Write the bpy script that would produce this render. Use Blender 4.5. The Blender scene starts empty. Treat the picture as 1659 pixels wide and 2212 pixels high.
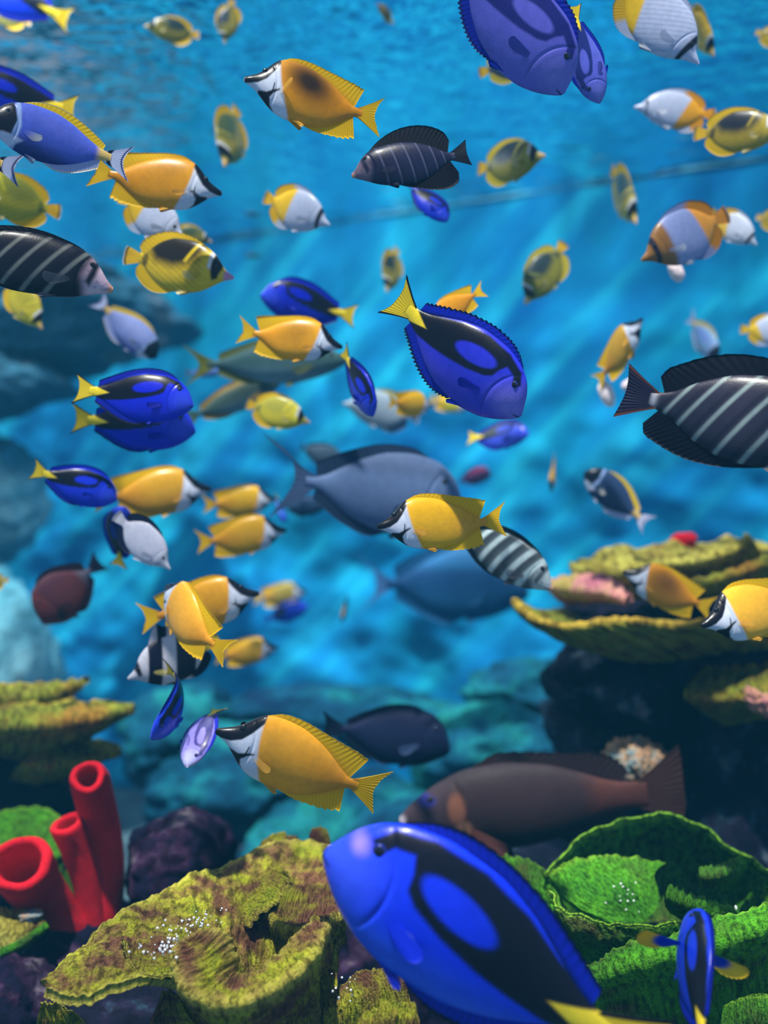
import bpy, math, random
import numpy as np
from mathutils import Vector, Matrix, noise as mnoise

# ------------------------------------------------------------------ camera, world, light, exposure
FPX, CX, CY = 2400.0, 829.5, 1106.0        # focal length and centre in the 1659 x 2212 frame
CAMZ = 1.5                                  # camera height above the tank floor
SURF = CAMZ + 1.40                          # water level
scene = bpy.context.scene
C = scene.collection

cam_data = bpy.data.cameras.new('camera')
cam_data.sensor_fit = 'VERTICAL'
cam_data.sensor_height = 24.0
cam_data.lens = 24.0 * FPX / 2212.0
cam_data.dof.use_dof = True
cam_data.dof.focus_distance = 1.66
cam_data.dof.aperture_fstop = 1.05
cam_data.clip_start = 0.05
cam = bpy.data.objects.new('camera', cam_data)
cam.location = (0, 0, CAMZ)
cam.rotation_euler = (math.pi / 2, 0, 0)
C.objects.link(cam)
scene.camera = cam

scene.view_settings.view_transform = 'Standard'
scene.view_settings.look = 'None'
scene.view_settings.gamma = 1.0
scene.view_settings.use_curve_mapping = False
scene.view_settings.exposure = 0.0
cy = scene.cycles
cy.use_denoising = True
cy.max_bounces = 4
cy.diffuse_bounces = 2
cy.glossy_bounces = 2
cy.transmission_bounces = 4
cy.volume_bounces = 0
cy.transparent_max_bounces = 8
cy.caustics_reflective = False
cy.caustics_refractive = False
cy.adaptive_threshold = 0.03
cy.sample_clamp_indirect = 4.0

world = bpy.data.worlds.new('world')
scene.world = world
world.use_nodes = True
bg = world.node_tree.nodes['Background']
bg.inputs[0].default_value = (0.42, 0.62, 0.95, 1)
bg.inputs[1].default_value = 0.70

sun_d = bpy.data.lights.new('sun', 'SUN')
sun_d.energy = 8.5
sun_d.angle = math.radians(1.5)
sun_d.color = (1.0, 0.97, 0.90)
sun = bpy.data.objects.new('sun', sun_d)
C.objects.link(sun)
# light falls from above the tank front, a little from the left
sun.rotation_euler = Vector((0.14, 0.36, -1.0)).to_track_quat('-Z', 'Y').to_euler()

# added unseen light over the rear water, brightening the wall from its top
lamp_d = bpy.data.lights.new('added_wall_light', 'AREA')
lamp_d.shape = 'RECTANGLE'; lamp_d.size = 5.0; lamp_d.size_y = 0.7
lamp_d.energy = 95.0
lamp_d.color = (0.80, 0.93, 1.0)
lamp = bpy.data.objects.new('added_wall_light', lamp_d)
C.objects.link(lamp)
lamp.location = (-0.1, 4.6, SURF + 0.55)
lamp.rotation_euler = Vector((0.16, 0.30, -1.0)).to_track_quat('-Z', 'X').to_euler()

# ------------------------------------------------------------------ helpers
def at(px, py, d):
    """a point of the place: pixel ray at depth d (metres along the view)"""
    return np.array([(px - CX) / FPX * d, d, CAMZ + (CY - py) / FPX * d])

def lin(c):
    c = np.asarray(c, float) / 255.0
    return np.where(c <= 0.04045, c / 12.92, ((c + 0.055) / 1.055) ** 2.4)

def sst(e0, e1, x):
    t = np.clip((x - e0) / (e1 - e0), 0, 1)
    return t * t * (3 - 2 * t)

def pchip(pts, xs):
    p = np.asarray(pts, float)
    x, y = p[:, 0], p[:, 1]
    h = np.diff(x); dl = np.diff(y) / h
    m = np.zeros(len(x)); m[0] = dl[0]; m[-1] = dl[-1]
    for i in range(1, len(x) - 1):
        if dl[i-1] * dl[i] > 0:
            w1 = 2*h[i] + h[i-1]; w2 = h[i] + 2*h[i-1]
            m[i] = (w1 + w2) / (w1/dl[i-1] + w2/dl[i])
    xs = np.clip(xs, x[0], x[-1])
    k = np.clip(np.searchsorted(x, xs) - 1, 0, len(h) - 1)
    t = (xs - x[k]) / h[k]
    return ((2*t**3 - 3*t**2 + 1)*y[k] + (t**3 - 2*t**2 + t)*h[k]*m[k]
            + (-2*t**3 + 3*t**2)*y[k+1] + (t**3 - t**2)*h[k]*m[k+1])

def crom(P, n, closed=False):
    """Catmull-Rom through P (k, ...) -> n samples"""
    P = np.asarray(P, float); k = len(P)
    if closed:
        t = np.linspace(0, k, n, endpoint=False); i = np.floor(t).astype(int); f = t - i
        g = lambda j: P[(i + j) % k]
    else:
        t = np.linspace(0, k - 1, n); i = np.minimum(np.floor(t).astype(int), k - 2); f = t - i
        def g(j):
            idx = i + j
            lo = idx < 0; hi = idx > k - 1
            r = P[np.clip(idx, 0, k - 1)].copy()
            if lo.any(): r[lo] = 2*P[0] - P[1]
            if hi.any(): r[hi] = 2*P[-1] - P[-2]
            return r
    sh = (-1,) + (1,) * (P.ndim - 1)
    f = f.reshape(sh)
    a, b, c, d = g(-1), g(0), g(1), g(2)
    return 0.5 * (2*b + (c - a)*f + (2*a - 5*b + 4*c - d)*f**2 + (3*b - a - 3*c + d)*f**3)

def sdpoly(x, z, pts):
    """signed distance to a polygon, negative inside"""
    P = np.asarray(pts, float); d = np.full(x.shape, 1e9); ins = np.zeros(x.shape, bool)
    for i in range(len(P)):
        a, b = P[i], P[(i + 1) % len(P)]
        e = b - a
        wx, wz = x - a[0], z - a[1]
        t = np.clip((wx*e[0] + wz*e[1]) / max(e @ e, 1e-12), 0, 1)
        d = np.minimum(d, np.hypot(wx - e[0]*t, wz - e[1]*t))
        c = ((a[1] > z) != (b[1] > z)) & (x < e[0]*(z - a[1])/(e[1] if abs(e[1]) > 1e-12 else 1e-12) + a[0])
        ins ^= c
    return np.where(ins, -d, d)

def pm(x, z, pts, soft=0.006):
    return 1 - sst(-soft, soft, sdpoly(x, z, pts))

def ell(x, z, cx, cz, rx, rz, ang=0.0, soft=0.12):
    c, s = math.cos(ang), math.sin(ang)
    u = ((x - cx)*c + (z - cz)*s) / rx; v = (-(x - cx)*s + (z - cz)*c) / rz
    return 1 - sst(1 - soft, 1 + soft, np.hypot(u, v))

def mixc(col, c, m):
    return col + (lin(c) - col) * m[:, None]

def mesh_obj(name, V, F, mat, parent=None, col=None, rest=None, smooth=True):
    me = bpy.data.meshes.new(name)
    V = np.asarray(V, np.float32); F = np.asarray(F, np.int32)
    nf, k = F.shape
    me.vertices.add(len(V)); me.vertices.foreach_set('co', V.ravel())
    me.loops.add(nf * k); me.loops.foreach_set('vertex_index', F.ravel())
    me.polygons.add(nf)
    me.polygons.foreach_set('loop_start', np.arange(0, nf*k, k, dtype=np.int32))
    if smooth: me.polygons.foreach_set('use_smooth', np.ones(nf, bool))
    me.update(calc_edges=True)
    me.validate()
    if col is not None:
        a = me.attributes.new('col', 'FLOAT_COLOR', 'POINT')
        c4 = np.ones((len(V), 4), np.float32); c4[:, :3] = col
        a.data.foreach_set('color', c4.ravel())
    if rest is not None:
        a = me.attributes.new('rest', 'FLOAT_VECTOR', 'POINT')
        a.data.foreach_set('vector', np.asarray(rest, np.float32).ravel())
    me.materials.append(mat)
    o = bpy.data.objects.new(name, me)
    C.objects.link(o)
    if parent is not None: o.parent = parent
    return o

def tag(o, label, cat, group=None, kind=None):
    o['label'] = label
    if cat: o['category'] = cat
    if group: o['group'] = group
    if kind: o['kind'] = kind
    return o

def empty(name, loc=(0, 0, 0)):
    o = bpy.data.objects.new(name, None)
    o.empty_display_size = 0.05
    C.objects.link(o); o.location = loc
    return o

def grid_faces(nu, nv, wrap_u=False):
    i, j = np.meshgrid(np.arange(nu if wrap_u else nu - 1), np.arange(nv - 1), indexing='ij')
    i2 = (i + 1) % nu
    return np.stack([i*nv + j, i2*nv + j, i2*nv + j + 1, i*nv + j + 1], -1).reshape(-1, 4)

# ------------------------------------------------------------------ materials
def new_mat(name):
    m = bpy.data.materials.new(name); m.use_nodes = True
    nt = m.node_tree
    for n in list(nt.nodes): nt.nodes.remove(n)
    out = nt.nodes.new('ShaderNodeOutputMaterial')
    return m, nt, out

def N(nt, t, **kw):
    n = nt.nodes.new(t)
    for k, v in kw.items():
        if k in n.inputs: n.inputs[k].default_value = v
        else: setattr(n, k, v)
    return n

def ramp(nt, fac, stops):
    r = nt.nodes.new('ShaderNodeValToRGB')
    e = r.color_ramp.elements
    while len(e) < len(stops): e.new(0.5)
    for i, (p, c) in enumerate(stops):
        e[i].position = p; e[i].color = (*lin(c), 1)
    nt.links.new(fac, r.inputs[0])
    return r.outputs[0]

def mul(nt, a, b, f=1.0):
    m = nt.nodes.new('ShaderNodeMix'); m.data_type = 'RGBA'; m.blend_type = 'MULTIPLY'
    m.inputs[0].default_value = f
    nt.links.new(a, m.inputs[6]); nt.links.new(b, m.inputs[7])
    return m.outputs[2]

def mix(nt, fac, a, b):
    m = nt.nodes.new('ShaderNodeMix'); m.data_type = 'RGBA'
    nt.links.new(fac, m.inputs[0]); nt.links.new(a, m.inputs[6]); nt.links.new(b, m.inputs[7])
    return m.outputs[2]

def rgb(nt, c):
    r = nt.nodes.new('ShaderNodeRGB'); r.outputs[0].default_value = (*lin(c), 1); return r.outputs[0]

def fish_skin(name='fish_skin', rough=0.34, spec=0.22, coat=0.12):
    m, nt, out = new_mat(name)
    a = N(nt, 'ShaderNodeAttribute', attribute_name='col')
    r = N(nt, 'ShaderNodeAttribute', attribute_name='rest')
    nz = N(nt, 'ShaderNodeTexNoise', Scale=26.0, Detail=4.0, Roughness=0.6)
    nt.links.new(r.outputs['Vector'], nz.inputs['Vector'])
    tint = ramp(nt, nz.outputs[0], [(0.25, (228, 228, 232)), (0.75, (255, 255, 255))])
    c = mul(nt, a.outputs['Color'], tint)
    v = N(nt, 'ShaderNodeTexVoronoi', Scale=120.0)
    nt.links.new(r.outputs['Vector'], v.inputs['Vector'])
    b = N(nt, 'ShaderNodeBump', Strength=0.10, Distance=0.001)
    nt.links.new(v.outputs['Distance'], b.inputs['Height'])
    p = N(nt, 'ShaderNodeBsdfPrincipled', Roughness=rough)
    p.inputs['Specular IOR Level'].default_value = spec
    p.inputs['Coat Weight'].default_value = coat; p.inputs['Coat Roughness'].default_value = 0.18
    nt.links.new(c, p.inputs['Base Color']); nt.links.new(b.outputs[0], p.inputs['Normal'])
    nt.links.new(p.outputs[0], out.inputs[0])
    return m

def fish_fin():
    m, nt, out = new_mat('fish_fin')
    a = N(nt, 'ShaderNodeAttribute', attribute_name='col')
    p = N(nt, 'ShaderNodeBsdfPrincipled', Roughness=0.5)
    p.inputs['Specular IOR Level'].default_value = 0.2
    t = N(nt, 'ShaderNodeBsdfTranslucent')
    nt.links.new(a.outputs['Color'], p.inputs['Base Color']); nt.links.new(a.outputs['Color'], t.inputs['Color'])
    mx = N(nt, 'ShaderNodeMixShader'); mx.inputs[0].default_value = 0.35
    nt.links.new(p.outputs[0], mx.inputs[1]); nt.links.new(t.outputs[0], mx.inputs[2])
    nt.links.new(mx.outputs[0], out.inputs[0])
    return m

def eye_mat():
    m, nt, out = new_mat('fish_eye')
    a = N(nt, 'ShaderNodeAttribute', attribute_name='col')
    p = N(nt, 'ShaderNodeBsdfPrincipled', Roughness=0.08)
    nt.links.new(a.outputs['Color'], p.inputs['Base Color'])
    nt.links.new(p.outputs[0], out.inputs[0])
    return m

def clear_fin():
    m, nt, out = new_mat('fish_clear_fin')
    a = N(nt, 'ShaderNodeAttribute', attribute_name='col')
    p = N(nt, 'ShaderNodeBsdfPrincipled', Roughness=0.5); p.inputs['Specular IOR Level'].default_value = 0.2
    t = N(nt, 'ShaderNodeBsdfTransparent')
    nt.links.new(a.outputs['Color'], p.inputs['Base Color'])
    mx = N(nt, 'ShaderNodeMixShader'); mx.inputs[0].default_value = 0.38
    nt.links.new(t.outputs[0], mx.inputs[1]); nt.links.new(p.outputs[0], mx.inputs[2])
    nt.links.new(mx.outputs[0], out.inputs[0])
    return m

SKIN, FIN, EYE, CLEAR = fish_skin(), fish_fin(), eye_mat(), clear_fin()
MATTE = fish_skin('fish_matte_skin', 0.6, 0.12, 0.0)
# ------------------------------------------------------------------ the tank: wall, floor, water
def wall_mat():
    m, nt, out = new_mat('blue_wall_light_streaks')
    g = N(nt, 'ShaderNodeNewGeometry')
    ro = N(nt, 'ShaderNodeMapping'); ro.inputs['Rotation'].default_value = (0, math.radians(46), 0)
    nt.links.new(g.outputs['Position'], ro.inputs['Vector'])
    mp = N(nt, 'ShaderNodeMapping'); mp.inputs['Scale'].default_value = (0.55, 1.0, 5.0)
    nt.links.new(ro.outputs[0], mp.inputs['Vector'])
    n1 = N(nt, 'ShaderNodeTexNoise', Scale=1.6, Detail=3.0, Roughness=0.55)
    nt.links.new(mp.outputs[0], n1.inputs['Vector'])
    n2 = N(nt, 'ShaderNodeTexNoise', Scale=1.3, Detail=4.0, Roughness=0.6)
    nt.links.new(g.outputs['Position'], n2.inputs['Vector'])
    c1 = ramp(nt, n1.outputs[0], [(0.36, (8, 96, 156)), (0.52, (16, 130, 178)), (0.64, (40, 188, 216))])  # streaks of light put into the wall colour as slanted bright bands
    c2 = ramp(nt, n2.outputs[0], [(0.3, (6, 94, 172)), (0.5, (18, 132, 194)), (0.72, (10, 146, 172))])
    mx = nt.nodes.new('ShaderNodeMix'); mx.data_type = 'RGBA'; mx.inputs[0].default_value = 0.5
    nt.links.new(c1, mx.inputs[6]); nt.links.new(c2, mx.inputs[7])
    p = N(nt, 'ShaderNodeBsdfPrincipled', Roughness=0.9)
    p.inputs['Specular IOR Level'].default_value = 0.05
    nt.links.new(mx.outputs[2], p.inputs['Base Color'])
    nt.links.new(p.outputs[0], out.inputs[0])
    return m

def make_wall():
    P0 = np.array([-0.906, 5.73]); dr = np.array([0.875, -0.4845]); nr = np.array([-0.4845, -0.875])
    ns, nz = 220, 110
    s = np.linspace(-3.4, 5.2, ns); z = np.linspace(-0.05, SURF + 0.12, nz)
    S, Z = np.meshgrid(s, z, indexing='ij')
    D = np.zeros_like(S)
    for i in range(ns):
        for j in range(nz):
            q = Vector((s[i]*1.1, z[j]*1.5, 0.3))
            a = max(0.0, min(1.0, (SURF - 0.1 - z[j]) / 1.6))
            D[i, j] = (mnoise.fractal(q, 0.9, 2.0, 4) * 0.10 + mnoise.fractal(q * 3.1, 0.9, 2.0, 3) * 0.03) * a
    X = P0[0] + S*dr[0] + D*nr[0]; Y = P0[1] + S*dr[1] + D*nr[1]
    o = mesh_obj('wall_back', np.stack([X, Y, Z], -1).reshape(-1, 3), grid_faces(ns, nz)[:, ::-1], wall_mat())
    tag(o, 'blue painted rough rear wall of the tank', None, kind='structure')
    # pipe and algae line along the water line
    m, nt, out = new_mat('waterline_ledge')
    n1 = N(nt, 'ShaderNodeTexNoise', Scale=3.0, Detail=3.0)
    g = N(nt, 'ShaderNodeNewGeometry'); nt.links.new(g.outputs['Position'], n1.inputs['Vector'])
    c = ramp(nt, n1.outputs[0], [(0.4, (10, 60, 90)), (0.6, (40, 120, 150))])
    p = N(nt, 'ShaderNodeBsdfPrincipled', Roughness=0.7); nt.links.new(c, p.inputs['Base Color'])
    nt.links.new(p.outputs[0], out.inputs[0])
    k = 60; ss = np.linspace(-3.3, 5.1, k); th = np.linspace(0, 2*math.pi, 10, endpoint=False)
    r = 0.005 + 0.004*np.sin(ss*9) * np.sin(ss*4.3)
    ctr = np.stack([P0[0] + ss*dr[0], P0[1] + ss*dr[1], np.full(k, SURF - 0.004)], 1)
    V = ctr[:, None, :] + r[:, None, None]*(np.cos(th)[None, :, None]*np.array([nr[0], nr[1], 0]) + np.sin(th)[None, :, None]*np.array([0, 0, 1.0]))
    F = grid_faces(k, 10); i = np.arange(k-1)
    F = np.concatenate([F, np.stack([i*10 + 9, (i+1)*10 + 9, (i+1)*10, i*10], 1)])
    o = mesh_obj('trim_1', V.reshape(-1, 3), F, m)
    tag(o, 'thin dark ledge along the water line of the rear wall', None, kind='structure')

def make_floor():
    m, nt, out = new_mat('tank_floor')
    n1 = N(nt, 'ShaderNodeTexNoise', Scale=9.0, Detail=6.0)
    g = N(nt, 'ShaderNodeNewGeometry'); nt.links.new(g.outputs['Position'], n1.inputs['Vector'])
    c = ramp(nt, n1.outputs[0], [(0.3, (20, 40, 60)), (0.7, (70, 100, 110))])
    p = N(nt, 'ShaderNodeBsdfPrincipled', Roughness=0.95); nt.links.new(c, p.inputs['Base Color'])
    nt.links.new(p.outputs[0], out.inputs[0])
    nx, ny = 80, 90
    X, Y = np.meshgrid(np.linspace(-4.5, 4.5, nx), np.linspace(-1.2, 8.4, ny), indexing='ij')
    Z = 0.02*np.sin(X*3 + np.sin(Y*2)) + 0.02*np.sin(Y*4.1 + X)
    o = mesh_obj('floor', np.stack([X, Y, Z], -1).reshape(-1, 3), grid_faces(nx, ny), m)
    tag(o, 'dark gravel bed at the bottom of the tank', None, kind='structure')

def make_water():
    # the underside of the rippled surface: mirrors the tank beyond the critical angle
    m, nt, out = new_mat('water_surface')
    g = N(nt, 'ShaderNodeNewGeometry')
    mp = N(nt, 'ShaderNodeMapping'); mp.inputs['Scale'].default_value = (2.6, 3.4, 1)
    nt.links.new(g.outputs['Position'], mp.inputs['Vector'])
    n1 = N(nt, 'ShaderNodeTexNoise', noise_dimensions='2D', Scale=2.2, Detail=2.0, Roughness=0.5)
    nt.links.new(mp.outputs[0], n1.inputs['Vector'])
    b = N(nt, 'ShaderNodeBump', Strength=0.45, Distance=0.05)
    nt.links.new(n1.outputs[0], b.inputs['Height'])
    gl = N(nt, 'ShaderNodeBsdfGlossy', Roughness=0.02); gl.inputs['Color'].default_value = (0.93, 0.97, 1, 1)
    nt.links.new(b.outputs[0], gl.inputs['Normal'])
    # caustic net put into the surface tint: cell borders pass more light
    v = N(nt, 'ShaderNodeTexVoronoi', voronoi_dimensions='2D', Scale=5.0)
    nz = N(nt, 'ShaderNodeTexNoise', noise_dimensions='2D', Scale=3.0, Detail=1.0)
    nt.links.new(g.outputs['Position'], nz.inputs['Vector'])
    va = N(nt, 'ShaderNodeVectorMath', operation='MULTIPLY_ADD')
    nt.links.new(nz.outputs['Color'], va.inputs[0]); va.inputs[1].default_value = (0.35, 0.35, 0); nt.links.new(g.outputs['Position'], va.inputs[2])
    nt.links.new(va.outputs[0], v.inputs['Vector'])
    ca = ramp(nt, v.outputs['Distance'], [(0.15, (190, 190, 190)), (0.45, (222, 222, 222)), (0.75, (255, 255, 255))])
    tr = N(nt, 'ShaderNodeBsdfTransparent'); nt.links.new(ca, tr.inputs[0])
    fr = N(nt, 'ShaderNodeFresnel', IOR=1.33)
    mx = N(nt, 'ShaderNodeMixShader')
    nt.links.new(fr.outputs[0], mx.inputs[0]); nt.links.new(tr.outputs[0], mx.inputs[1]); nt.links.new(gl.outputs[0], mx.inputs[2])
    nt.links.new(mx.outputs[0], out.inputs[0])
    nx, ny = 150, 190
    x = np.linspace(-4.4, 4.4, nx); y = np.linspace(-1.1, 8.2, ny)
    X, Y = np.meshgrid(x, y, indexing='ij'); Z = np.zeros_like(X)
    for i in range(nx):
        for j in range(ny):
            Z[i, j] = SURF + 0.012*mnoise.noise(Vector((x[i]*1.7, y[j]*2.4, 0.0))) + 0.006*mnoise.noise(Vector((x[i]*4.2, y[j]*5.6, 3.0)))
    o = mesh_obj('water_surface', np.stack([X, Y, Z], -1).reshape(-1, 3), grid_faces(nx, ny), m)
    tag(o, 'rippled underside of the water surface reflecting the tank', None, kind='structure')
    # the body of water itself: a faint blue haze that thickens with distance
    m, nt, out = new_mat('tank_water')
    vs = N(nt, 'ShaderNodeVolumeScatter', Density=HAZE, Anisotropy=0.0)
    vs.inputs['Color'].default_value = (0.06, 0.50, 0.92, 1)
    va_ = N(nt, 'ShaderNodeVolumeAbsorption', Density=0.02)
    va_.inputs['Color'].default_value = (0.2, 0.75, 0.95, 1)
    ad = N(nt, 'ShaderNodeAddShader')
    nt.links.new(vs.outputs[0], ad.inputs[0]); nt.links.new(va_.outputs[0], ad.inputs[1])
    nt.links.new(ad.outputs[0], out.inputs['Volume'])
    x0, x1, y0, y1, z0, z1 = -4.45, 4.45, -1.15, 8.3, -0.12, SURF + 0.2
    V = [(x, y, z) for x in (x0, x1) for y in (y0, y1) for z in (z0, z1)]
    F = [(0,1,3,2),(4,6,7,5),(0,4,5,1),(2,3,7,6),(0,2,6,4),(1,5,7,3)]
    o = mesh_obj('tank_water', V, F, m, smooth=False)
    tag(o, 'clear blue hazy water filling the tank', None, kind='structure')

HAZE = 0.02
make_wall(); make_floor(); make_water()
# ------------------------------------------------------------------ rocks, corals, sponges
def coral_mat(name, stops, fine=160.0, dark=(60, 40, 30), rough=0.85, patch=3.0, speck=0.55, bump=0.8, ridge=0.0, rim=None):
    m, nt, out = new_mat(name)
    g = N(nt, 'ShaderNodeNewGeometry')
    r = N(nt, 'ShaderNodeAttribute', attribute_name='rest')
    n1 = N(nt, 'ShaderNodeTexNoise', Scale=patch, Detail=5.0, Roughness=0.62)
    nt.links.new(g.outputs['Position'], n1.inputs['Vector'])
    c = ramp(nt, n1.outputs[0], stops)
    n2 = N(nt, 'ShaderNodeTexNoise', Scale=fine, Detail=3.0, Roughness=0.7)
    nt.links.new(g.outputs['Position'], n2.inputs['Vector'])
    sp = ramp(nt, n2.outputs[0], [(0.36, dark), (0.52, (255, 255, 255))])
    c = mul(nt, c, sp, speck)
    if rim:
        sx = N(nt, 'ShaderNodeSeparateXYZ'); nt.links.new(r.outputs['Vector'], sx.inputs[0])
        mm = N(nt, 'ShaderNodeMath', operation='MULTIPLY'); mm.inputs[1].default_value = 0.75
        nt.links.new(sx.outputs[2], mm.inputs[0])
        c = mix(nt, mm.outputs[0], c, rgb(nt, rim))
    h = n2.outputs[0]
    if ridge:
        mp = N(nt, 'ShaderNodeMapping'); mp.inputs['Scale'].default_value = (ridge, ridge*0.22, 1)
        nt.links.new(r.outputs['Vector'], mp.inputs['Vector'])
        wv = N(nt, 'ShaderNodeTexNoise', Scale=1.0, Detail=3.0, Roughness=0.6)
        nt.links.new(mp.outputs[0], wv.inputs['Vector'])
        rc = ramp(nt, wv.outputs[0], [(0.38, dark), (0.55, (255, 255, 255))])
        c = mul(nt, c, rc, 0.7)
        ad = N(nt, 'ShaderNodeMath', operation='MULTIPLY_ADD'); ad.inputs[1].default_value = 1.6
        nt.links.new(wv.outputs[0], ad.inputs[0]); nt.links.new(n2.outputs[0], ad.inputs[2]); h = ad.outputs[0]
    b = N(nt, 'ShaderNodeBump', Strength=bump, Distance=0.009)
    nt.links.new(h, b.inputs['Height'])
    p = N(nt, 'ShaderNodeBsdfPrincipled', Roughness=rough); p.inputs['Specular IOR Level'].default_value = 0.08
    nt.links.new(c, p.inputs['Base Color']); nt.links.new(b.outputs[0], p.inputs['Normal'])
    nt.links.new(p.outputs[0], out.inputs[0])
    return m

M_C1 = coral_mat('ochre_coral', [(0.34, (116, 72, 62)), (0.44, (132, 98, 64)), (0.51, (158, 144, 58)), (0.59, (180, 184, 48)), (0.72, (104, 130, 40))], patch=14.0, ridge=46, fine=260, dark=(56, 44, 16), rim=(206, 196, 84))
M_C2 = coral_mat('green_coral', [(0.30, (110, 96, 60)), (0.42, (80, 130, 40)), (0.55, (90, 170, 36)), (0.75, (40, 112, 34))], patch=7.0, ridge=46, fine=220, dark=(16, 44, 16), rim=(150, 206, 60))
M_C3 = coral_mat('olive_coral', [(0.32, (130, 96, 60)), (0.46, (160, 150, 60)), (0.6, (186, 180, 84)), (0.75, (104, 112, 40))], patch=10.0, fine=150, ridge=30, rim=(206, 190, 100))
M_PINK = coral_mat('pink_coral', [(0.35, (190, 110, 130)), (0.5, (214, 150, 140)), (0.65, (190, 170, 90))], patch=10.0, fine=140)
M_C4 = coral_mat('moss_coral', [(0.32, (104, 84, 40)), (0.5, (130, 140, 44)), (0.68, (150, 110, 40)), (0.8, (60, 84, 40))], patch=9.0, fine=150, ridge=30, rim=(196, 160, 60))
M_RED = coral_mat('red_sponge', [(0.3, (150, 12, 30)), (0.6, (206, 24, 40)), (0.8, (226, 40, 60))], patch=6.0, fine=120, dark=(120, 20, 40), speck=0.3, bump=0.3)
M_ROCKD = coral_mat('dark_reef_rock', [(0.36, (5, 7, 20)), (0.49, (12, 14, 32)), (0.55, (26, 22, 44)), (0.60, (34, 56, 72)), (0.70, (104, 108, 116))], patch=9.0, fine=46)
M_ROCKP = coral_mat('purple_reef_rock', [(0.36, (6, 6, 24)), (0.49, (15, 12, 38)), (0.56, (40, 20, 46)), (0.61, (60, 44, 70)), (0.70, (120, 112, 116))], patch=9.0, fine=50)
M_ROCKT = coral_mat('teal_reef_rock', [(0.34, (4, 36, 66)), (0.5, (10, 70, 96)), (0.62, (24, 112, 116)), (0.76, (18, 92, 72))], patch=3.2, fine=30)
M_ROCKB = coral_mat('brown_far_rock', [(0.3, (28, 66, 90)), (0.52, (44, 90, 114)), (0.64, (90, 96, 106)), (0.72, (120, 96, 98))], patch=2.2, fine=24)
M_ROCKL = coral_mat('haze_toned_rock', [(0.3, (70, 140, 164)), (0.5, (104, 168, 188)), (0.66, (130, 176, 190)), (0.78, (150, 150, 162))], patch=2.2, fine=24)  # haze put into the rock colour: pale teal grey
M_ENC = coral_mat('encrusting_coral', [(0.3, (120, 90, 70)), (0.5, (170, 140, 110)), (0.62, (110, 140, 150)), (0.75, (200, 190, 180))], patch=22.0, fine=90)

def ico(sub):
    import bmesh
    bm = bmesh.new(); bmesh.ops.create_icosphere(bm, subdivisions=sub, radius=1.0)
    V = np.array([v.co[:] for v in bm.verts]); F = np.array([[v.index for v in f.verts] for f in bm.faces]); bm.free()
    return V, F
ICO5 = ico(5); ICO4 = ico(4)

def rock(name, px, py, d, rx, ry, rd, mat, label, seed=0, amp=0.28, rot=0.0, kind='rock', lump=2.2, fineamp=0.07, group=None, parent=None):
    """a weathered lump: half axes rx, ry in frame pixels at that depth, rd in metres"""
    V, F = ICO5
    k = d / FPX
    off = Vector((seed*7.3, seed*3.1, seed*1.7))
    out = np.empty_like(V)
    for i, v in enumerate(V):
        q = Vector(v)
        s = 1 + amp*mnoise.fractal(q*lump*0.5 + off, 1.0, 2.0, 3) + fineamp*mnoise.fractal(q*lump*2.6 + off, 0.8, 2.1, 4)
        out[i] = v*s
    c, s_ = math.cos(rot), math.sin(rot)
    X = out[:, 0]*rx*k; Z = out[:, 2]*ry*k; Y = out[:, 1]*rd
    P = np.stack([X*c - Z*s_, Y, X*s_ + Z*c], 1)
    o = mesh_obj(name, P, F, mat, parent=parent)
    ctr = at(px, py, d)
    if parent is None:
        o.location = ctr; tag(o, label, kind, group)
    else:
        o.location = Vector(ctr) - parent.location
    return o

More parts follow.
